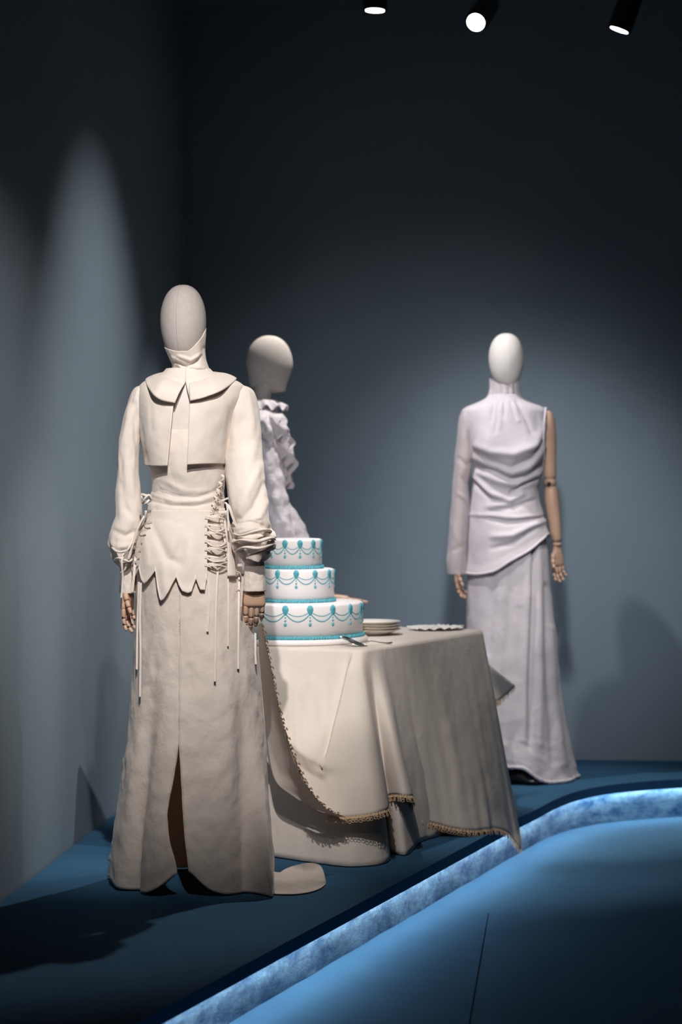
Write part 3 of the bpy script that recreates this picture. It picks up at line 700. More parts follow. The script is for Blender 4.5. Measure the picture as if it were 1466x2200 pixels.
def bl_fn(u, v):
    th = -PI + 2 * PI * u; y = 848 + (bhT(th)[0] - 848) * v; p = blF.pt(th, y); x, yy = px(p)
    d = .003 * nz(th * 3, y * .03, 9)
    if abs(th) < 1.75: d += ridges(x, yy, bl_r) + .024 * math.exp(-((x - 1052) / 26) ** 2 - ((yy - 952) / 30) ** 2) + .024 * math.exp(-((x - 1132) / 24) ** 2 - ((yy - 962) / 30) ** 2)
    if v > .94: d += .006 * sst(.94, 1, v)
    return p + blF.nrm(th, y) * (d + .004)
bl = mobj('draped_top', *grid(bl_fn, 150, 150, True), M['lilac'], m2, solid=.002)
rim = [bl_fn(i / 160, 1.0) for i in range(161)]
mobj('rolled_hem', *tube([p + Vector((0, -.002, 0)) for p in rim], [.0055 + .0018 * nz(i * .7, 0) for i in range(161)], 8), M['lilac'], bl)
arm_rim = [W(1173, 876, 10.24), W(1171, 900, 10.19), W(1169, 940, 10.20), W(1169, 980, 10.24), W(1166, 1012, 10.29)]
mobj('frayed_edge', *tube([p + Vector((.002 * nz(i * 1.7, 2), 0, 0)) for i, p in enumerate(curve_pts(arm_rim, 40))], [.005 + .003 * nz(i * .9, 1) for i in range(40)], 7), M['lilac'], bl)
colF = Form([(812, 1053, 1116, .068), (832, 1054, 1114, .064), (850, 1050, 1117, .068), (858, 1044, 1124, .074)], Z2)
def col_fn(u, v):
    th = -PI + 2 * PI * u; topy = 815 + 14 * max(0, math.cos(th)) ** 2 + 2 * math.sin(th * 9); y = 858 + (topy - 858) * v
    return colF.pt(th, y) + colF.nrm(th, y) * (.003 * math.sin(th * 14 + 1) + .0015 * nz(th * 5, y * .1))
mobj('stand_collar', *grid(col_fn, 90, 16, True), M['sheer'], m2, solid=.0015)
sk2 = Form([(1090, 1013, 1160, .125), (1110, 1010, 1166, .138), (1150, 1008, 1173, .150), (1255, 1004, 1182, .162), (1348, 1002, 1192, .172), (1487, 1003, 1199, .195), (1575, 1002, 1216, .222), (1633, 1000, 1228, .245), (1660, 998, 1235, .255), (1670, 997, 1238, .26)], Z2)
sk2_r = [([(1148, 1150), (1146, 1300), (1140, 1450), (1137, 1620)], 4.5, -.020), ([(1158, 1160), (1160, 1350), (1160, 1600)], 8, .012), ([(1138, 1200), (1130, 1400), (1125, 1600)], 9, .012), ([(1172, 1260), (1178, 1450), (1190, 1640)], 7, -.012), ([(1100, 1220), (1090, 1400), (1085, 1600)], 10, -.010),
         ([(1060, 1240), (1048, 1400)], 10, -.010), ([(1185, 1350), (1195, 1500), (1212, 1640)], 8, .010)]
def sk2_fn(u, v):
    th = -PI + 2 * PI * u; y = 1092 + (1669.5 - 1092) * v; p = sk2.pt(th, y); x, yy = px(p)
    d = .003 * nz(th * 4, y * .02, 2) + .004 * sst(1560, 1660, y) * nz(th * 5, y * .07, 3)
    if abs(th) < 1.7: d += ridges(x, yy, sk2_r)
    d += .014 * sst(1300, 1670, y) * math.sin(th * 9) * (1 if abs(th) > 1.2 else .25)
    p = p + sk2.nrm(th, y) * d; x, yy = px(p)
    if th < 1.5 and th > -1.5: p.z += sst(.78, 1, v) * (.068 * math.exp(-(max(0, x - 1118) / 36) ** 2) if x > 1060 else .068 * sst(1020, 1060, x))
    p.z = max(p.z, .004); return p
s_ = mobj('skirt', *grid(sk2_fn, 160, 130, True), M['lilac'], m2, solid=.002)
hemp = [sk2_fn(i / 200, 1.0) for i in range(201)]
mobj('gathered_hem', *tube([Vector((p.x, p.y - .003, p.z + .005)) for p in hemp], [.007 + .005 * nz(i * .5, 3) for i in range(201)], 8), M['lilac'], s_)
# sheer sleeve and hidden arm
slv = Form([(878, 996, 1012, .02), (884, 992, 1020, .045), (900, 987, 1020, .06), (930, 983, 1019, .066), (968, 979, 1020, .066), (1000, 976, 1014, .064), (1040, 972, 1007, .06), (1075, 970, 1009, .062), (1120, 966, 1008, .066), (1160, 963, 1006, .068), (1210, 959, 1004, .072), (1232, 960, 1004, .07)], Z2)
slv_r = [([(1005, 930), (1015, 960)], 4, -.006), ([(985, 985), (1003, 1000), (1014, 990)], 4, -.008), ([(990, 1025), (1003, 1040)], 4, -.006), ([(985, 1060), (1004, 1075)], 4, .006), ([(975, 1130), (990, 1180)], 6, .004), ([(968, 1185), (1000, 1170)], 5, -.004)]
def slv_fn(u, v):
    th = -PI + 2 * PI * u; y = 878 + (1232 - 878) * v; p = slv.pt(th, y); x, yy = px(p)
    d = .003 * nz(th * 2, y * .03, 6) + (ridges(x, yy, slv_r) if abs(th) < 1.8 else 0)
    return p + slv.nrm(th, y) * d
mobj('sleeve', *grid(slv_fn, 70, 90, True), M['sheer'], m2)
armL = curve_pts([W(1012, 905, Z2), W(1001, 960, Z2), W(993, 1050, Z2), W(987, 1130, Z2 - .02), W(984, 1222, Z2 - .03)], 24)
mobj('arm', *tube(armL, [.030 - .0004 * i for i in range(24)], 14), M['wood'], m2)
hand(m2, W(984, 1220, Z2 - .03), (.02, -.05, -1), (.3, .95, 0), (.95, -.3, 0), L=.142, curls=((.1, .3, .3), (.2, .35, .3), (.2, .35, .35), (.3, .4, .4)), thumb=(.3, .4))
# bare jointed arm
up = curve_pts([W(1168, 886, Z2), W(1174, 905, Z2), W(1179, 950, Z2), (W(1182, 1010, Z2)), W(1183, 1030, Z2)], 20)
mobj('upper_arm', *tube(up, [.026, .034, .036, .037, .037, .036, .036, .035, .034, .033, .032, .031, .030, .029, .028, .028, .027, .027, .026, .022], 18), M['wood'], m2)
eb = mobj('elbow_joint', *grid(lambda u, v: W(1183, 1036, Z2) + Vector((math.sin(PI * v) * math.cos(2 * PI * u) * .027, math.sin(PI * v) * math.sin(2 * PI * u) * .030, math.cos(PI * v) * .022)), 18, 10, True), M['wood'], m2)
mobj('pivot', *tube([W(1180, 1039, Z2 - .020), W(1180, 1039, Z2 - .0345)], .0085, 12), M['dark'], eb)
lo = curve_pts([W(1184, 1046, Z2), W(1187, 1080, Z2 - .005), W(1193, 1130, Z2 - .012), W(1197, 1165, Z2 - .016)], 16)
mobj('forearm', *tube(lo, [.024, .028, .0305, .031, .031, .0305, .030, .029, .028, .027, .026, .025, .024, .023, .0215, .018], 18), M['wood'], m2)
mobj('wrist_band', *tube([W(1197, 1166, Z2 - .016), W(1197, 1173, Z2 - .016)], .0185, 16), M['wood'], m2)
hand(m2, W(1197, 1180, Z2 - .016), (.03, -.02, -1), (.85, .5, 0), (-.5, -.85, .1), L=.150, curls=((.1, .25, .3), (.15, .3, .35), (.2, .35, .35), (.25, .4, .4)), thumb=(.45, .5))
# leg and shoe at the slit
mobj('leg', *tube([W(1112, 1560, 10.16), W(1112, 1640, 10.14), W(1113, 1676, 10.12)], [.035, .026, .022], 14), M['shoe'], m2)
shT = Tab([(0, .012, .020), (.12, .024, .050), (.4, .028, .050), (.7, .030, .030), (.93, .022, .020), (1, .006, .010)])
def shoe_fn(u, v):
    w_, h_ = shT(v); th = 2 * PI * u; c = floorpt(1104, 1684); dr = Vector((.88, -.47, 0)); sd = Vector((.47, .88, 0))
    q = c + dr * (.135 * v - .02) + sd * (w_ * math.cos(th)); q.z = .004 + h_ / 2 + h_ / 2 * math.sin(th); return q
mobj('shoe', *grid(shoe_fn, 18, 16, True, True, True), M['shoe'], m2)

# ================================================================== mannequin behind, seen from the side
Z3 = 10.05
m3 = thing('mannequin', 'mannequin in white ruffled blouse turned sideways behind the cake', 'mannequin', ((575 - 733) * Z3 / F, Z3, 0), 'dressed mannequins')
def h3_fn(u, v):
    ph = PI * (.004 + .992 * v); t = (1 - math.cos(ph)) / 2; th = 2 * PI * u; k = Z3 / F; sn = math.sin(th)
    g = math.sin(ph) ** .9
    back = 49.5 * (math.sin(ph) ** .88 if t < .5 else 1 - .17 * sst(.40, .92, t) - .82 * sst(.90, 1.0, t) ** 1.5)
    face = 51.5 * (math.sin(ph) ** .88 if t < .5 else 1 - .30 * sst(.48, .97, t) - .68 * sst(.94, 1.0, t) ** 1.3)
    w_ = face if sn > 0 else back; w_ = back + (face - back) * (.5 + .5 * sn)
    y = 721 + 126 * t - 6 * sst(.75, 1, t) * max(0, -sn)
    return Vector(((578 - 733) * k + w_ * k * sn, Z3 - .076 * g * (1 - .15 * t) * math.cos(th), CAMH - (y - 1000) * k))
mobj('head', *grid(h3_fn, 44, 44, True), M['linen'], m3)
nk = Form([(825, 545, 590, .052), (850, 545, 583, .05), (880, 545, 585, .055)], Z3); form_mesh('neck', nk, 825, 885, 28, 8, M['linen'], m3)
b3 = Form([(866, 548, 588, .055), (878, 544, 591, .075), (890, 535, 596, .14), (900, 530, 600, .175), (925, 527, 611, .185), (967, 525, 622, .17), (1003, 523, 627, .15), (1031, 526, 618, .13), (1060, 531, 613, .115), (1075, 530, 617, .12),
           (1100, 523, 632, .14), (1131, 515, 649, .165), (1150, 510, 658, .18), (1250, 494, 690, .215), (1400, 478, 722, .245), (1686, 455, 755, .28)], Z3)
def b3_disp(th, y, p):
    d = .012 * nz(th * 2.6, y * .045, 3) + .007 * nz(th * 7, y * .09, 8)
    d += .010 * math.sin(th * 8 + nz(th, y * .02) * 4) * (1 - sst(1010, 1050, y)) * sst(890, 920, y)
    d += .012 * sst(1070, 1110, y) * math.sin(th * 13 + .01 * y)
    d += .010 * sst(880, 900, y) * (1 - sst(1040, 1060, y)) * abs(math.sin((y - 890) * .052))
    return d
def b3_fn(u, v):
    th = -PI + 2 * PI * u; y = 866 + (1062 - 866) * v; p = b3.pt(th, y); return p + b3.nrm(th, y) * b3_disp(th, y, p)
bl3 = mobj('ruffled_blouse', *grid(b3_fn, 160, 90, True), M['ruffle'], m3, solid=.0015)
def s3_fn(u, v):
    th = -PI + 2 * PI * u; y = 1052 + (1684 - 1052) * v; p = b3.pt(th, y); p = p + b3.nrm(th, y) * b3_disp(th, y, p); p.z = max(p.z, .004); return p
mobj('skirt', *grid(s3_fn, 160, 130, True), M['ruffle'], m3, solid=.0015)
def frill3(u, v):
    th = -PI + 2 * PI * u; r = b3.pt(th, 868); o = Vector((math.sin(th), -math.cos(th), 0)); a = .5 + .5 * math.sin(th * 11)
    return r + o * (.012 + .045 * v * (.6 + .4 * max(0, math.sin(th))) + .006 * a * v) + Vector((0, 0, .016 - .034 * v + .012 * v * math.sin(th * 11)))
mobj('collar_frill', *grid(frill3, 120, 10, True), M['ruffle'], bl3, solid=.0015)
for k_ in range(3):          # jabot frills falling down the chest (facing right)
    def jab(u, v, k_=k_):
        y = 890 + (1050 - 890) * v; th = PI / 2 - .55 - .28 * k_ ; p = b3.pt(th, y); nn = b3.nrm(th, y)
        tng = Vector((-nn.y, nn.x, 0)); wv = math.sin(v * 21 + k_ * 1.7) * .8 + .5 * nz(v * 9, k_ * 3.1, 2)
        return p + nn * (.006 + .030 * u * (.8 + .3 * wv)) + tng * (.02 * wv * u + (.012 * u))
    mobj('frill', *grid(jab, 12, 180), M['ruffle'], bl3, solid=.0015)
def p3(x, y, Z): return W(x, y, Z)
ar = curve_pts([W(572, 905, 9.93), W(585, 1000, 9.86), W(606, 1120, 9.80), W(625, 1200, 9.78)], 22)
ar = curve_pts([p + Vector((-.01, .03, 0)) for p in ar], 90)
vv, ff = tube(ar, .048, 36)
vv = [ar[i // 36] + (q - ar[i // 36]) * (1 + .22 * nz(q.x * 22, q.y * 22, q.z * 16) + .12 * nz(q.x * 60, q.y * 60, q.z * 34) + .05 * math.sin(i % 36 * .9 + i // 36 * .12)) for i, q in enumerate(vv)]
mobj('sleeve', vv, ff, M['ruffle'], m3)
fa = curve_pts([W(622, 1188, 9.79), W(665, 1240, 9.74), W(712, 1282, 9.70)], 12)
mobj('forearm', *tube(fa, [.032, .032, .031, .030, .029, .028, .027, .026, .025, .024, .023, .022], 14), M['wood'], m3)
hand(m3, W(712, 1284, 9.70), (1, -.05, -.08), (0, -1, .05), (0, 0, -1), L=.150, curls=((.02, .05, .1), (.02, .06, .1), (.03, .06, .1), (.04, .1, .1)), thumb=(.4, .1))

# ================================================================== table and cloths
TH = .70
NC = Vector((.075, 8.24, 0)); dn = Vector((.416, .909, 0)); df = Vector((-.909, .416, 0))
RC = NC + dn * 1.155; LC = NC + df * .80; FC = LC + dn * 1.155
tb = thing('table', 'rectangular table hidden beneath ivory cloths carrying the cake', 'table', (NC + RC + LC + FC) / 4)
ins = lambda p, a: p + ((NC + RC + LC + FC) / 4 - p) * a
cs = [ins(p, .04) for p in (NC, RC, FC, LC)]
mobj('tabletop', [p + Vector((0, 0, TH - .03)) for p in cs] + [p + Vector((0, 0, TH - .006)) for p in cs], [(0, 1, 2, 3), (4, 5, 6, 7), (0, 1, 5, 4), (1, 2, 6, 5), (2, 3, 7, 6), (3, 0, 4, 7)], M['tabletop'], tb, smooth=False)
for p in (NC, RC, FC, LC):
    q = ins(p, .12); mobj('leg', *tube([q + Vector((0, 0, TH - .03)), q], [.024, .018], 12), M['tabletop'], tb)
corners = [LC, NC, RC, FC]
def E(t, z=TH, r=.05):
    t = t % 4; i = int(t); u = t - i; a, b = corners[i], corners[(i + 1) % 4]; L = (b - a).length; q = r / L
    if u < q:
        c = corners[(i - 1) % 4]; s = .5 + .5 * u / q; p0 = a + (c - a).normalized() * r; p2 = a + (b - a) * q
        p = p0 * (1 - s) ** 2 + a * 2 * s * (1 - s) + p2 * s * s
    elif u > 1 - q:
        c = corners[(i + 2) % 4]; s = .5 * (u - (1 - q)) / q; p0 = b + (a - b) * q; p2 = b + (c - b).normalized() * r
        p = p0 * (1 - s) ** 2 + b * 2 * s * (1 - s) + p2 * s * s
    else: p = a + (b - a) * u
    return Vector((p.x, p.y, z))
TC = (NC + RC + LC + FC) / 4
def sheet(tq, hq, z, disp, nu, nv, bowf=None):
    hem = Cat(tq, hq)
    def fn(u, v):
        t = tq[0] + (tq[-1] - tq[0]) * u; e = E(t, z)
        if v < .12:
            q = v / .12; p = Vector((TC.x, TC.y, z)).lerp(e, .9 * q ** .5 + .085 * q); p.z = z + .0005; return p
        s = (v - .12) / .88; h = hem(t); p = e.lerp(h, s)
        out = Vector((h.x - e.x, h.y - e.y, 0)); p.z -= .0
        if bowf: p += bowf(t, s, e, h)
        if disp: p = p + disp(t, s, p)
        return p
    return fn
# under cloth down to the plinth
ut = [0, .3, .55, .70, .80, .88, .95, 1.0, 1.028, 1.05, 1.075, 1.10, 1.13, 1.17, 1.3, 1.5, 1.75, 2.0, 2.5, 3.0, 3.5, 4.0]
uh = [(-.70, 8.42, 0), (-.40, 8.33, 0), (-.22, 8.19, 0), (-.085, 8.07, 0), (-.02, 8.02, 0), (.055, 8.0, 0), (.135, 8.05, 0), (.168, 8.17, 0), (.150, 8.36, 0), (.160, 8.33, 0), (.190, 8.25, 0), (.222, 8.235, 0), (.25, 8.36, 0), (.268, 8.49, 0), (.335, 8.63, 0), (.42, 8.83, 0), (.51, 9.05, 0),
      (.60, 9.31, 0), (.20, 9.52, 0), (-.16, 9.68, 0), (-.42, 9.12, 0), (-.70, 8.42, 0)]
uh = [Vector((a, b, .004)) for a, b, c in uh]
def u_disp(t, s, p):
    d = .010 * nz(t * 9, s * 3, 4) * s + .005 * nz(t * 22, s * 8, 6) * s
    return Vector((d * .6, -d, 0))
uc = mobj('under_tablecloth', *grid(sheet(ut, uh, TH - .004, u_disp, 0, 0), 420, 44), M['tablecloth'], None, solid=.0015)
tag(uc, 'plain ivory under-cloth reaching down to the blue plinth beneath the lace-edged cloth', 'tablecloth')
# upper cloth with lace
ot = [0, .25, .45, .58, .70, .82, .90, .955, .985, 1.0, 1.015, 1.035, 1.06, 1.085, 1.11, 1.14, 1.18, 1.32, 1.55, 1.78, 1.86, 1.92, 1.97, 2.015, 2.06, 2.11, 2.16, 2.22, 2.5, 3.0, 3.5, 4.0]
oh = [W(470, 1490, 8.45), W(540, 1560, 8.30), W(582, 1650, 8.16), W(620, 1700, 8.08), W(668, 1732, 8.03), W(715, 1752, 7.99), W(762, 1753, 7.97), W(800, 1747, 7.97), W(822, 1741, 8.0), W(834, 1737, 8.05), W(836, 1725, 8.20), W(833, 1710, 8.27), W(848, 1706, 8.22), W(870, 1708, 8.18), W(890, 1711, 8.24), W(886, 1728, 8.42), W(884, 1744, 8.50),
      W(935, 1768, 8.62), W(1010, 1783, 8.66), W(1068, 1779, 8.80), W(1090, 1789, 8.90), W(1107, 1806, 8.96), W(1119, 1818, 9.0), W(1108, 1740, 9.2), W(1066, 1600, 9.42), W(1060, 1515, 9.60), W(1076, 1500, 9.74), W(1103, 1470, 9.80), Vector((.25, 9.60, .38)), Vector((-.20, 9.76, .36)), Vector((-.44, 9.12, .4)), W(470, 1490, 8.45)]
crease = [(764, 1398), (752, 1440), (736, 1510), (718, 1580), (701, 1642)]
pocket = [(590, 1580), (640, 1602), (703, 1642)]
fnorm = Vector((-.416, -.909, 0)); rnorm = Vector((.909, -.416, 0))
def o_disp(t, s, p):
    x, y = px(p); out = Vector((0, 0, 0))
    if t < 1.02 and s > 0 and y > 1396:
        d, sg, tt = segd(x, y, crease); sd = sg * d
        g = sst(0, .25, tt) * (1 - sst(1640, 1672, y))
        out += fnorm * (.030 * g * (sst(-7, 1, sd) if sd < 1 else math.exp(-sd / 34)) - .010 * g * math.exp(-((sd + 10) / 9) ** 2))
        dp, sp, tp = segd(x, y, pocket); sq = sp * dp; gx = sst(590, 665, x) * (1 - sst(694, 706, x))
        out += fnorm * gx * (.046 * (max(0, 1 + sq / 36) if sq < 0 else math.exp(-sq / 46)))
        out += fnorm * (.006 * nz(x * .018, y * .014, 2) * s)
    if 1.1 < t < 2.05:
        out += rnorm * (s * (.003 * math.sin(t * 38) * (1 - .5 * s) + .010 * nz(t * 14, s * 2, 5) + .012 * sst(.82, 1, s) * nz(t * 11, s * 4, 8)))
    else: out += fnorm * (.004 * nz(t * 30, s * 6, 3) * s)
    return out
ofn = sheet(ot, oh, TH + .0, o_disp, 0, 0)
oc_ = thing('tablecloth', 'ivory tablecloth with tan lace edging draped over the cake table', 'tablecloth', Vector((TC.x, TC.y, TH)))
NOU = 560
mobj('cloth', *grid(ofn, NOU, 72), M['tablecloth'], oc_, solid=.0018)
# flap whose lace edge sweeps up towards the hand of the front mannequin
C1 = [W(562, 1338, 7.80), W(573, 1390, 7.83), W(586, 1450, 7.86), W(600, 1520, 7.89), W(618, 1588, 7.91), W(640, 1648, 7.92), W(664, 1695, 7.92), W(698, 1734, 7.93), W(738, 1755, 7.955)]
C2 = [W(555, 1342, 7.84), W(557, 1395, 7.95), W(562, 1460, 8.05), W(569, 1540, 8.11), W(577, 1620, 8.12), W(592, 1680, 8.09), W(628, 1710, 8.05), W(672, 1735, 8.01), W(722, 1754, 7.985)]
q1, q2 = Cat(range(9), C1), Cat(range(9), C2)
def flap(u, v):
    a, b = q2(8 * u), q1(8 * u); p = a.lerp(b, v)
    p.y += .03 * math.sin(PI * v) * math.sin(PI * u) + .010 * nz(u * 7, v * 2, 3) * math.sin(PI * v); return p
mobj('turned_flap', *grid(flap, 100, 18), M['tablecloth'], oc_, solid=.0018)
def lace(pts, dirs, name='lace_trim', wd=.023, pitch=.0115):
    """tan lace: a gathered band with rows of little loops; dirs point away from the cloth"""
    gs = []
    n = len(pts); d = [0.0]
    for i in range(1, n): d.append(d[-1] + (pts[i] - pts[i - 1]).length)
    def at(s):
        i = 0
        lo_, hi_ = 0, n - 2
        while lo_ < hi_:
            m_ = (lo_ + hi_ + 1) // 2
            if d[m_] <= s: lo_ = m_
            else: hi_ = m_ - 1
        i = lo_; u = (s - d[i]) / max(1e-9, d[i + 1] - d[i]); u = max(0, min(1, u))
        t = (pts[i + 1] - pts[i]).normalized(); o = dirs[i].lerp(dirs[i + 1], u); o = (o - t * o.dot(t)).normalized()
        return pts[i].lerp(pts[i + 1], u), t, o
    m_ = int(d[-1] / .004); vv = []; ff = []
    for i in range(m_ + 1):
        p, t, o = at(d[-1] * i / m_); nn = t.cross(o) * (.0016 * math.sin(i * 1.9))
        vv += [p - o * .004, p + o * .0012 + nn, p + o * .0095 + nn * 1.6]
        if i: a = (i - 1) * 3; ff += [(a, a + 3, a + 4, a + 1), (a + 1, a + 4, a + 5, a + 2)]
    gs.append((vv, ff))
    k_ = int(d[-1] / pitch)
    for i in range(k_):
        p, t, o = at((i + .5) * d[-1] / k_); nn = t.cross(o); wob = .0025 * math.sin(i * 2.3)
        for (off, rr) in ((.0125, .0034), (wd - .0045, .0052)):
            c = p + o * off + nn * wob * off / .01; vv = []; ff = []
            for a in range(8):
                g = 2 * PI * a / 8; e1 = t * math.cos(g) + o * math.sin(g)
                for b in range(3):
                    h = 2 * PI * b / 3; vv.append(c + e1 * (rr + .0012 * math.cos(h)) + nn * (.0012 * math.sin(h)))
            for a in range(8):
                for b in range(3): ff.append((a * 3 + b, ((a + 1) % 8) * 3 + b, ((a + 1) % 8) * 3 + (b + 1) % 3, a * 3 + (b + 1) % 3))
            gs.append((vv, ff))
    o_ = mobj(name, *join(*gs), M['lace'], oc_, smooth=False); o_['kind'] = 'stuff'; return o_
fp = [flap(i / 120, 1.0) for i in range(121)]; fd = [(flap(i / 120, 1.0) - flap(i / 120, .85)).normalized() for i in range(121)]
lace(fp, fd)
# hem lace from the front point round to the far corner
hs = [i / NOU for i in range(int(NOU * .80 / 4), int(NOU * 2.26 / 4))]
hp = [ofn(u, 1.0) for u in hs]; hdv = [(ofn(u, 1.0) - ofn(u, .96)).normalized() for u in hs]
lace(hp, hdv)

# ================================================================== wedding cake
CK = Vector((-.172, 8.665, TH + .002))
ck = thing('cake', 'three-tier white cake piped with teal swags, medallions and drops', 'cake', CK)
def lathe(prof, n=72):
    return grid(lambda u, v: CK + Vector((P_(v)[0] * math.sin(2 * PI * u), -P_(v)[0] * math.cos(2 * PI * u), P_(v)[1])), n, len(prof) - 1, True) if False else None
def rev(prof, n=80, c=CK):
    vv = []; ff = []
    for r, z in prof:
        for i in range(n): g = 2 * PI * i / n; vv.append(c + Vector((r * math.sin(g), -r * math.cos(g), z)))
    m_ = len(prof)
    for j in range(m_ - 1):
        for i in range(n): ff.append((j * n + i, j * n + (i + 1) % n, (j + 1) * n + (i + 1) % n, (j + 1) * n + i))
    ff.append(tuple(range(n))); ff.append(tuple((m_ - 1) * n + i for i in range(n)))
    return vv, ff
mobj('cake_board', *rev([(.262, 0), (.268, .004), (.268, .016), (.262, .020)]), M['cake'], ck)
def raw(name, vv, ff, mat):
    me = bpy.data.meshes.new(name); me.from_pydata([tuple(v) for v in vv], [], ff); me.update()
    me.polygons.foreach_set('use_smooth', [True] * len(me.polygons)); me.materials.append(mat); return me
def inst(name, me, parent, loc=(0, 0, 0), rz=0):
    o = bpy.data.objects.new(name, me); COL.objects.link(o); o.parent = parent; o.location = loc; o.rotation_euler = (0, 0, rz); return o
def medallion(R, z, w_, h_):
    vv = []; ff = []; nr = 24; rings = 6
    for j in range(rings + 1):
        q = j / rings
        for i in range(nr):
            g = 2 * PI * i / nr; rr = 1 - q; ridge = 1 + .22 * (1 if i % 2 else -1) * (q > 0) * (q < 1)
            a = rr * math.sin(g) * w_ / 2; b = rr * math.cos(g) * h_ / 2
            if b < 0: a *= 1 - .55 * (-b / (h_ / 2)) ; b *= 1.25
            d = .0065 * math.sqrt(max(0, 1 - rr * rr)) * ridge
            th = a / R; r = R - .001 + d
            vv.append(Vector((r * math.sin(th), -r * math.cos(th), z + b)))
    for j in range(rings):
        for i in range(nr): ff.append((j * nr + i, j * nr + (i + 1) % nr, (j + 1) * nr + (i + 1) % nr, (j + 1) * nr + i))
    return vv, ff
def blob(R, z, w_, h_):
    vv = []; ff = []; n = 10
    for j in range(7):
        ph = PI * j / 6
        for i in range(n):
            g = 2 * PI * i / n; a = w_ / 2 * math.sin(ph) * math.cos(g); dd = w_ * .38 * math.sin(ph) * math.sin(g); zz = h_ / 2 * math.cos(ph)
            th = a / R; vv.append(Vector(((R + dd) * math.sin(th), -(R + dd) * math.cos(th), z + zz)))
    for j in range(6):
        for i in range(n): ff.append((j * n + i, j * n + (i + 1) % n, (j + 1) * n + (i + 1) % n, (j + 1) * n + i))
    return vv, ff
def tier(R, z0, H, N, ph, cx=0.0, sc=1.0):
    c = CK + Vector((cx, 0, 0))
    t = mobj('tier', *rev([(R, z0), (R, z0 + H - .008), (R - .0023, z0 + H - .0023), (R - .008, z0 + H)], 96, c), M['cake'], ck)
    st = 2 * PI / N; L0 = (cx, 0, 0)
    md = raw('medallion', *medallion(R, z0 + H - .016 * sc, .022 * sc, .030 * sc), M['teal'])
    ds = [raw('drop', *blob(R, z0 + H - a * sc, b * sc, e * sc), M['teal']) for a, b, e in ((.040, .0050, .0056), (.0495, .0070, .0072), (.0620, .0105, .0125))]
    zt = z0 + H - .026 * sc
    def sw(sag, off, r):
        pts = [Vector(((R + .0004) * math.sin(st * u), -(R + .0004) * math.cos(st * u), zt + off - sag * 4 * (u * (1 - u)) ** 1.0)) for u in [.03 + .94 * i / 24 for i in range(25)]]
        return raw('swag', *tube(pts, r, 6), M['teal'])
    s1_, s2_ = sw(.0155 * sc, .006 * sc, .0013 * sc), sw(.026 * sc, 0, .0019 * sc)
    for k in range(N):
        a = ph + k * st
        inst('medallion', md, t, L0, a)
        for d_ in ds: inst('drop', d_, t, L0, a)
        inst('swag', s1_, t, L0, a); inst('swag', s2_, t, L0, a)
    # shell border round the foot
    gs = []; nb = int(2 * PI * R / .0105)
    for k in range(nb):
        a = 2 * PI * k / nb; q = c + Vector(((R + .003) * math.sin(a), -(R + .003) * math.cos(a), z0 + .006)); tg = Vector((math.cos(a), math.sin(a), 0)); oo = Vector((math.sin(a), -math.cos(a), 0))
        vv = []; ff = []
        for j in range(5):
            p_ = PI * (.08 + .84 * j / 4)
            for i in range(8):
                g = 2 * PI * i / 8; vv.append(q + tg * (.0075 * math.cos(p_)) + oo * (.0058 * math.sin(p_) * math.cos(g)) + Vector((0, 0, (.0062 + .0014 * math.sin(k * 2.1)) * math.sin(p_) * math.sin(g) + .002 * math.cos(p_))))
        for j in range(4):
            for i in range(8): ff.append((j * 8 + i, j * 8 + (i + 1) % 8, (j + 1) * 8 + (i + 1) % 8, (j + 1) * 8 + i))
        gs.append((vv, ff))
    b_ = mobj('shell_border', *join(*gs), M['teal'], t); b_['kind'] = 'stuff'
tier(.250, .020, .122, 18, math.radians(-5), 0, 1.12)
tier(.133, .142, .118, 12, math.radians(0), .014)
tier(.104, .260, .106, 12, math.radians(15), 0)

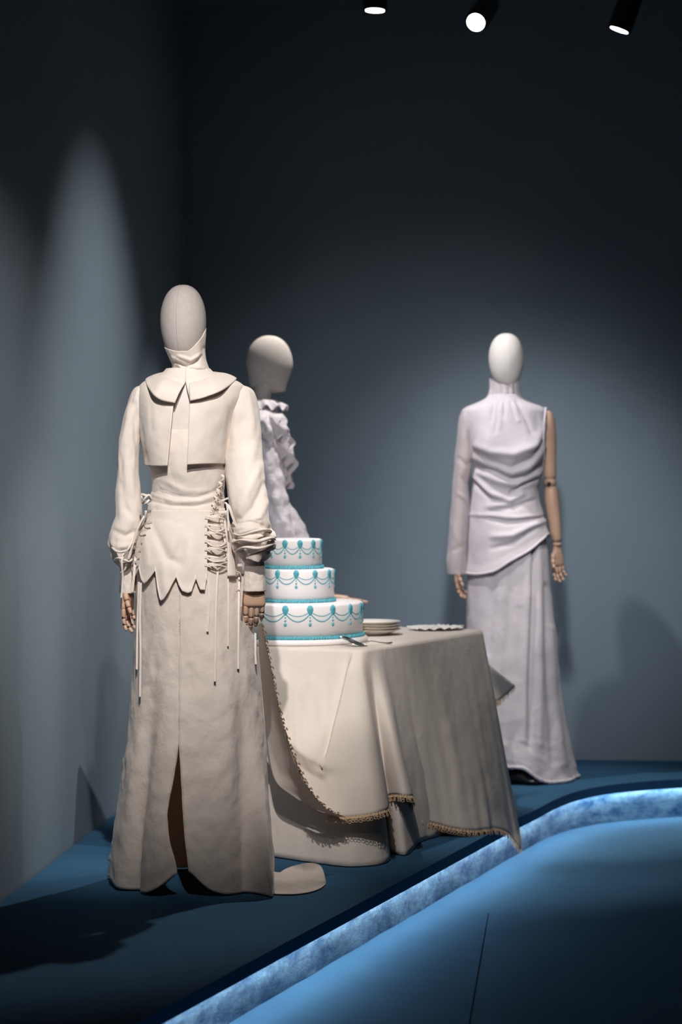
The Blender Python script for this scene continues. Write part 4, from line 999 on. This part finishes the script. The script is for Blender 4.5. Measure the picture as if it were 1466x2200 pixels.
# ================================================================== plates, server, napkin
PC = Vector((.110, 8.98, TH + .002)); labs = ['bottom plate of the gold-rimmed stack behind the cake', 'second plate from the bottom of the gold-rimmed stack', 'third plate from the bottom of the gold-rimmed stack', 'topmost white gold-rimmed plate of the stack beside the cake']
for i in range(4):
    z = .0095 * i; c = PC + Vector((.003 * math.sin(i * 2), .002 * i, z))
    t = thing('plate', labs[i], 'plate', c, 'stacked dessert plates')
    mobj('dish', *rev([(.030, .003), (.064, .001), (.068, .0005), (.070, .003), (.078, .008), (.112, .0205), (.113, .0225), (.110, .0225), (.076, .0115), (.068, .0065), (.030, .006)], 64, c), M['china'], t)
    mobj('gold_rim', *tube([c + Vector((.1128 * math.sin(2 * PI * k / 64), -.1128 * math.cos(2 * PI * k / 64), .0217)) for k in range(65)], .0008, 6), M['gold'], t)
sv = thing('cake_server', 'silver cake server leaning against the cake board', 'cake server', W(786, 1388, 8.42) - Vector((0, 0, 0)))
lowe = curve_pts([W(733, 1371, 8.400), W(745, 1377, 8.385), W(766, 1387, 8.375), W(780, 1387.5, 8.385), W(790, 1387.5, 8.400)], 16)
uppe = curve_pts([W(731, 1367.5, 8.41), W(743, 1367, 8.425), W(757, 1373, 8.43), W(772, 1380, 8.43), W(787, 1386, 8.415)], 16)
def blade(u, v):
    i = u * 15; a = min(14, int(i)); q = i - a
    p = lowe[a].lerp(lowe[a + 1], q).lerp(uppe[a].lerp(uppe[a + 1], q), v); p.y += .006 * math.sin(PI * v); return p
mobj('blade', *grid(blade, 15, 6), M['silver'], sv, solid=.0012)
hp_ = curve_pts([W(784, 1386, 8.41), W(788, 1381, 8.42), W(794, 1377.6, 8.43), W(802, 1377.5, 8.445), W(818, 1380.5, 8.47), W(834, 1382, 8.49), W(844, 1380, 8.50)], 24)
mobj('handle', *tube(hp_, [.0022, .002, .002, .0021, .0022, .0022, .0023, .0024, .0025, .0026, .0027, .0028, .003, .0031, .0033, .0035, .0037, .004, .0044, .0048, .005, .005, .0044, .002], 8, True, .6), M['silver'], sv)
def nap(u, v):
    a = 2 * PI * u; c = Vector((.365, 9.24, TH + .003)); r = v * (1 + .07 * math.sin(a * 17) + .05 * math.sin(a * 7 + 1))
    ex = Vector((.100, .045, 0)); ey = Vector((-.03, .085, 0))
    p = c + ex * (r * math.cos(a)) + ey * (r * math.sin(a))
    p.z += .006 + .010 * (1 - v) + .007 * v * (.5 + .5 * math.sin(a * 17 + .6)) + .006 * nz(p.x * 30, p.y * 30, 2) if v < 1.1 else 0
    return p
np_ = mobj('napkin', *grid(nap, 140, 14, True), M['napkin'], None, solid=.001)
tag(np_, 'white frilled napkin lying on the far end of the tablecloth', 'napkin')
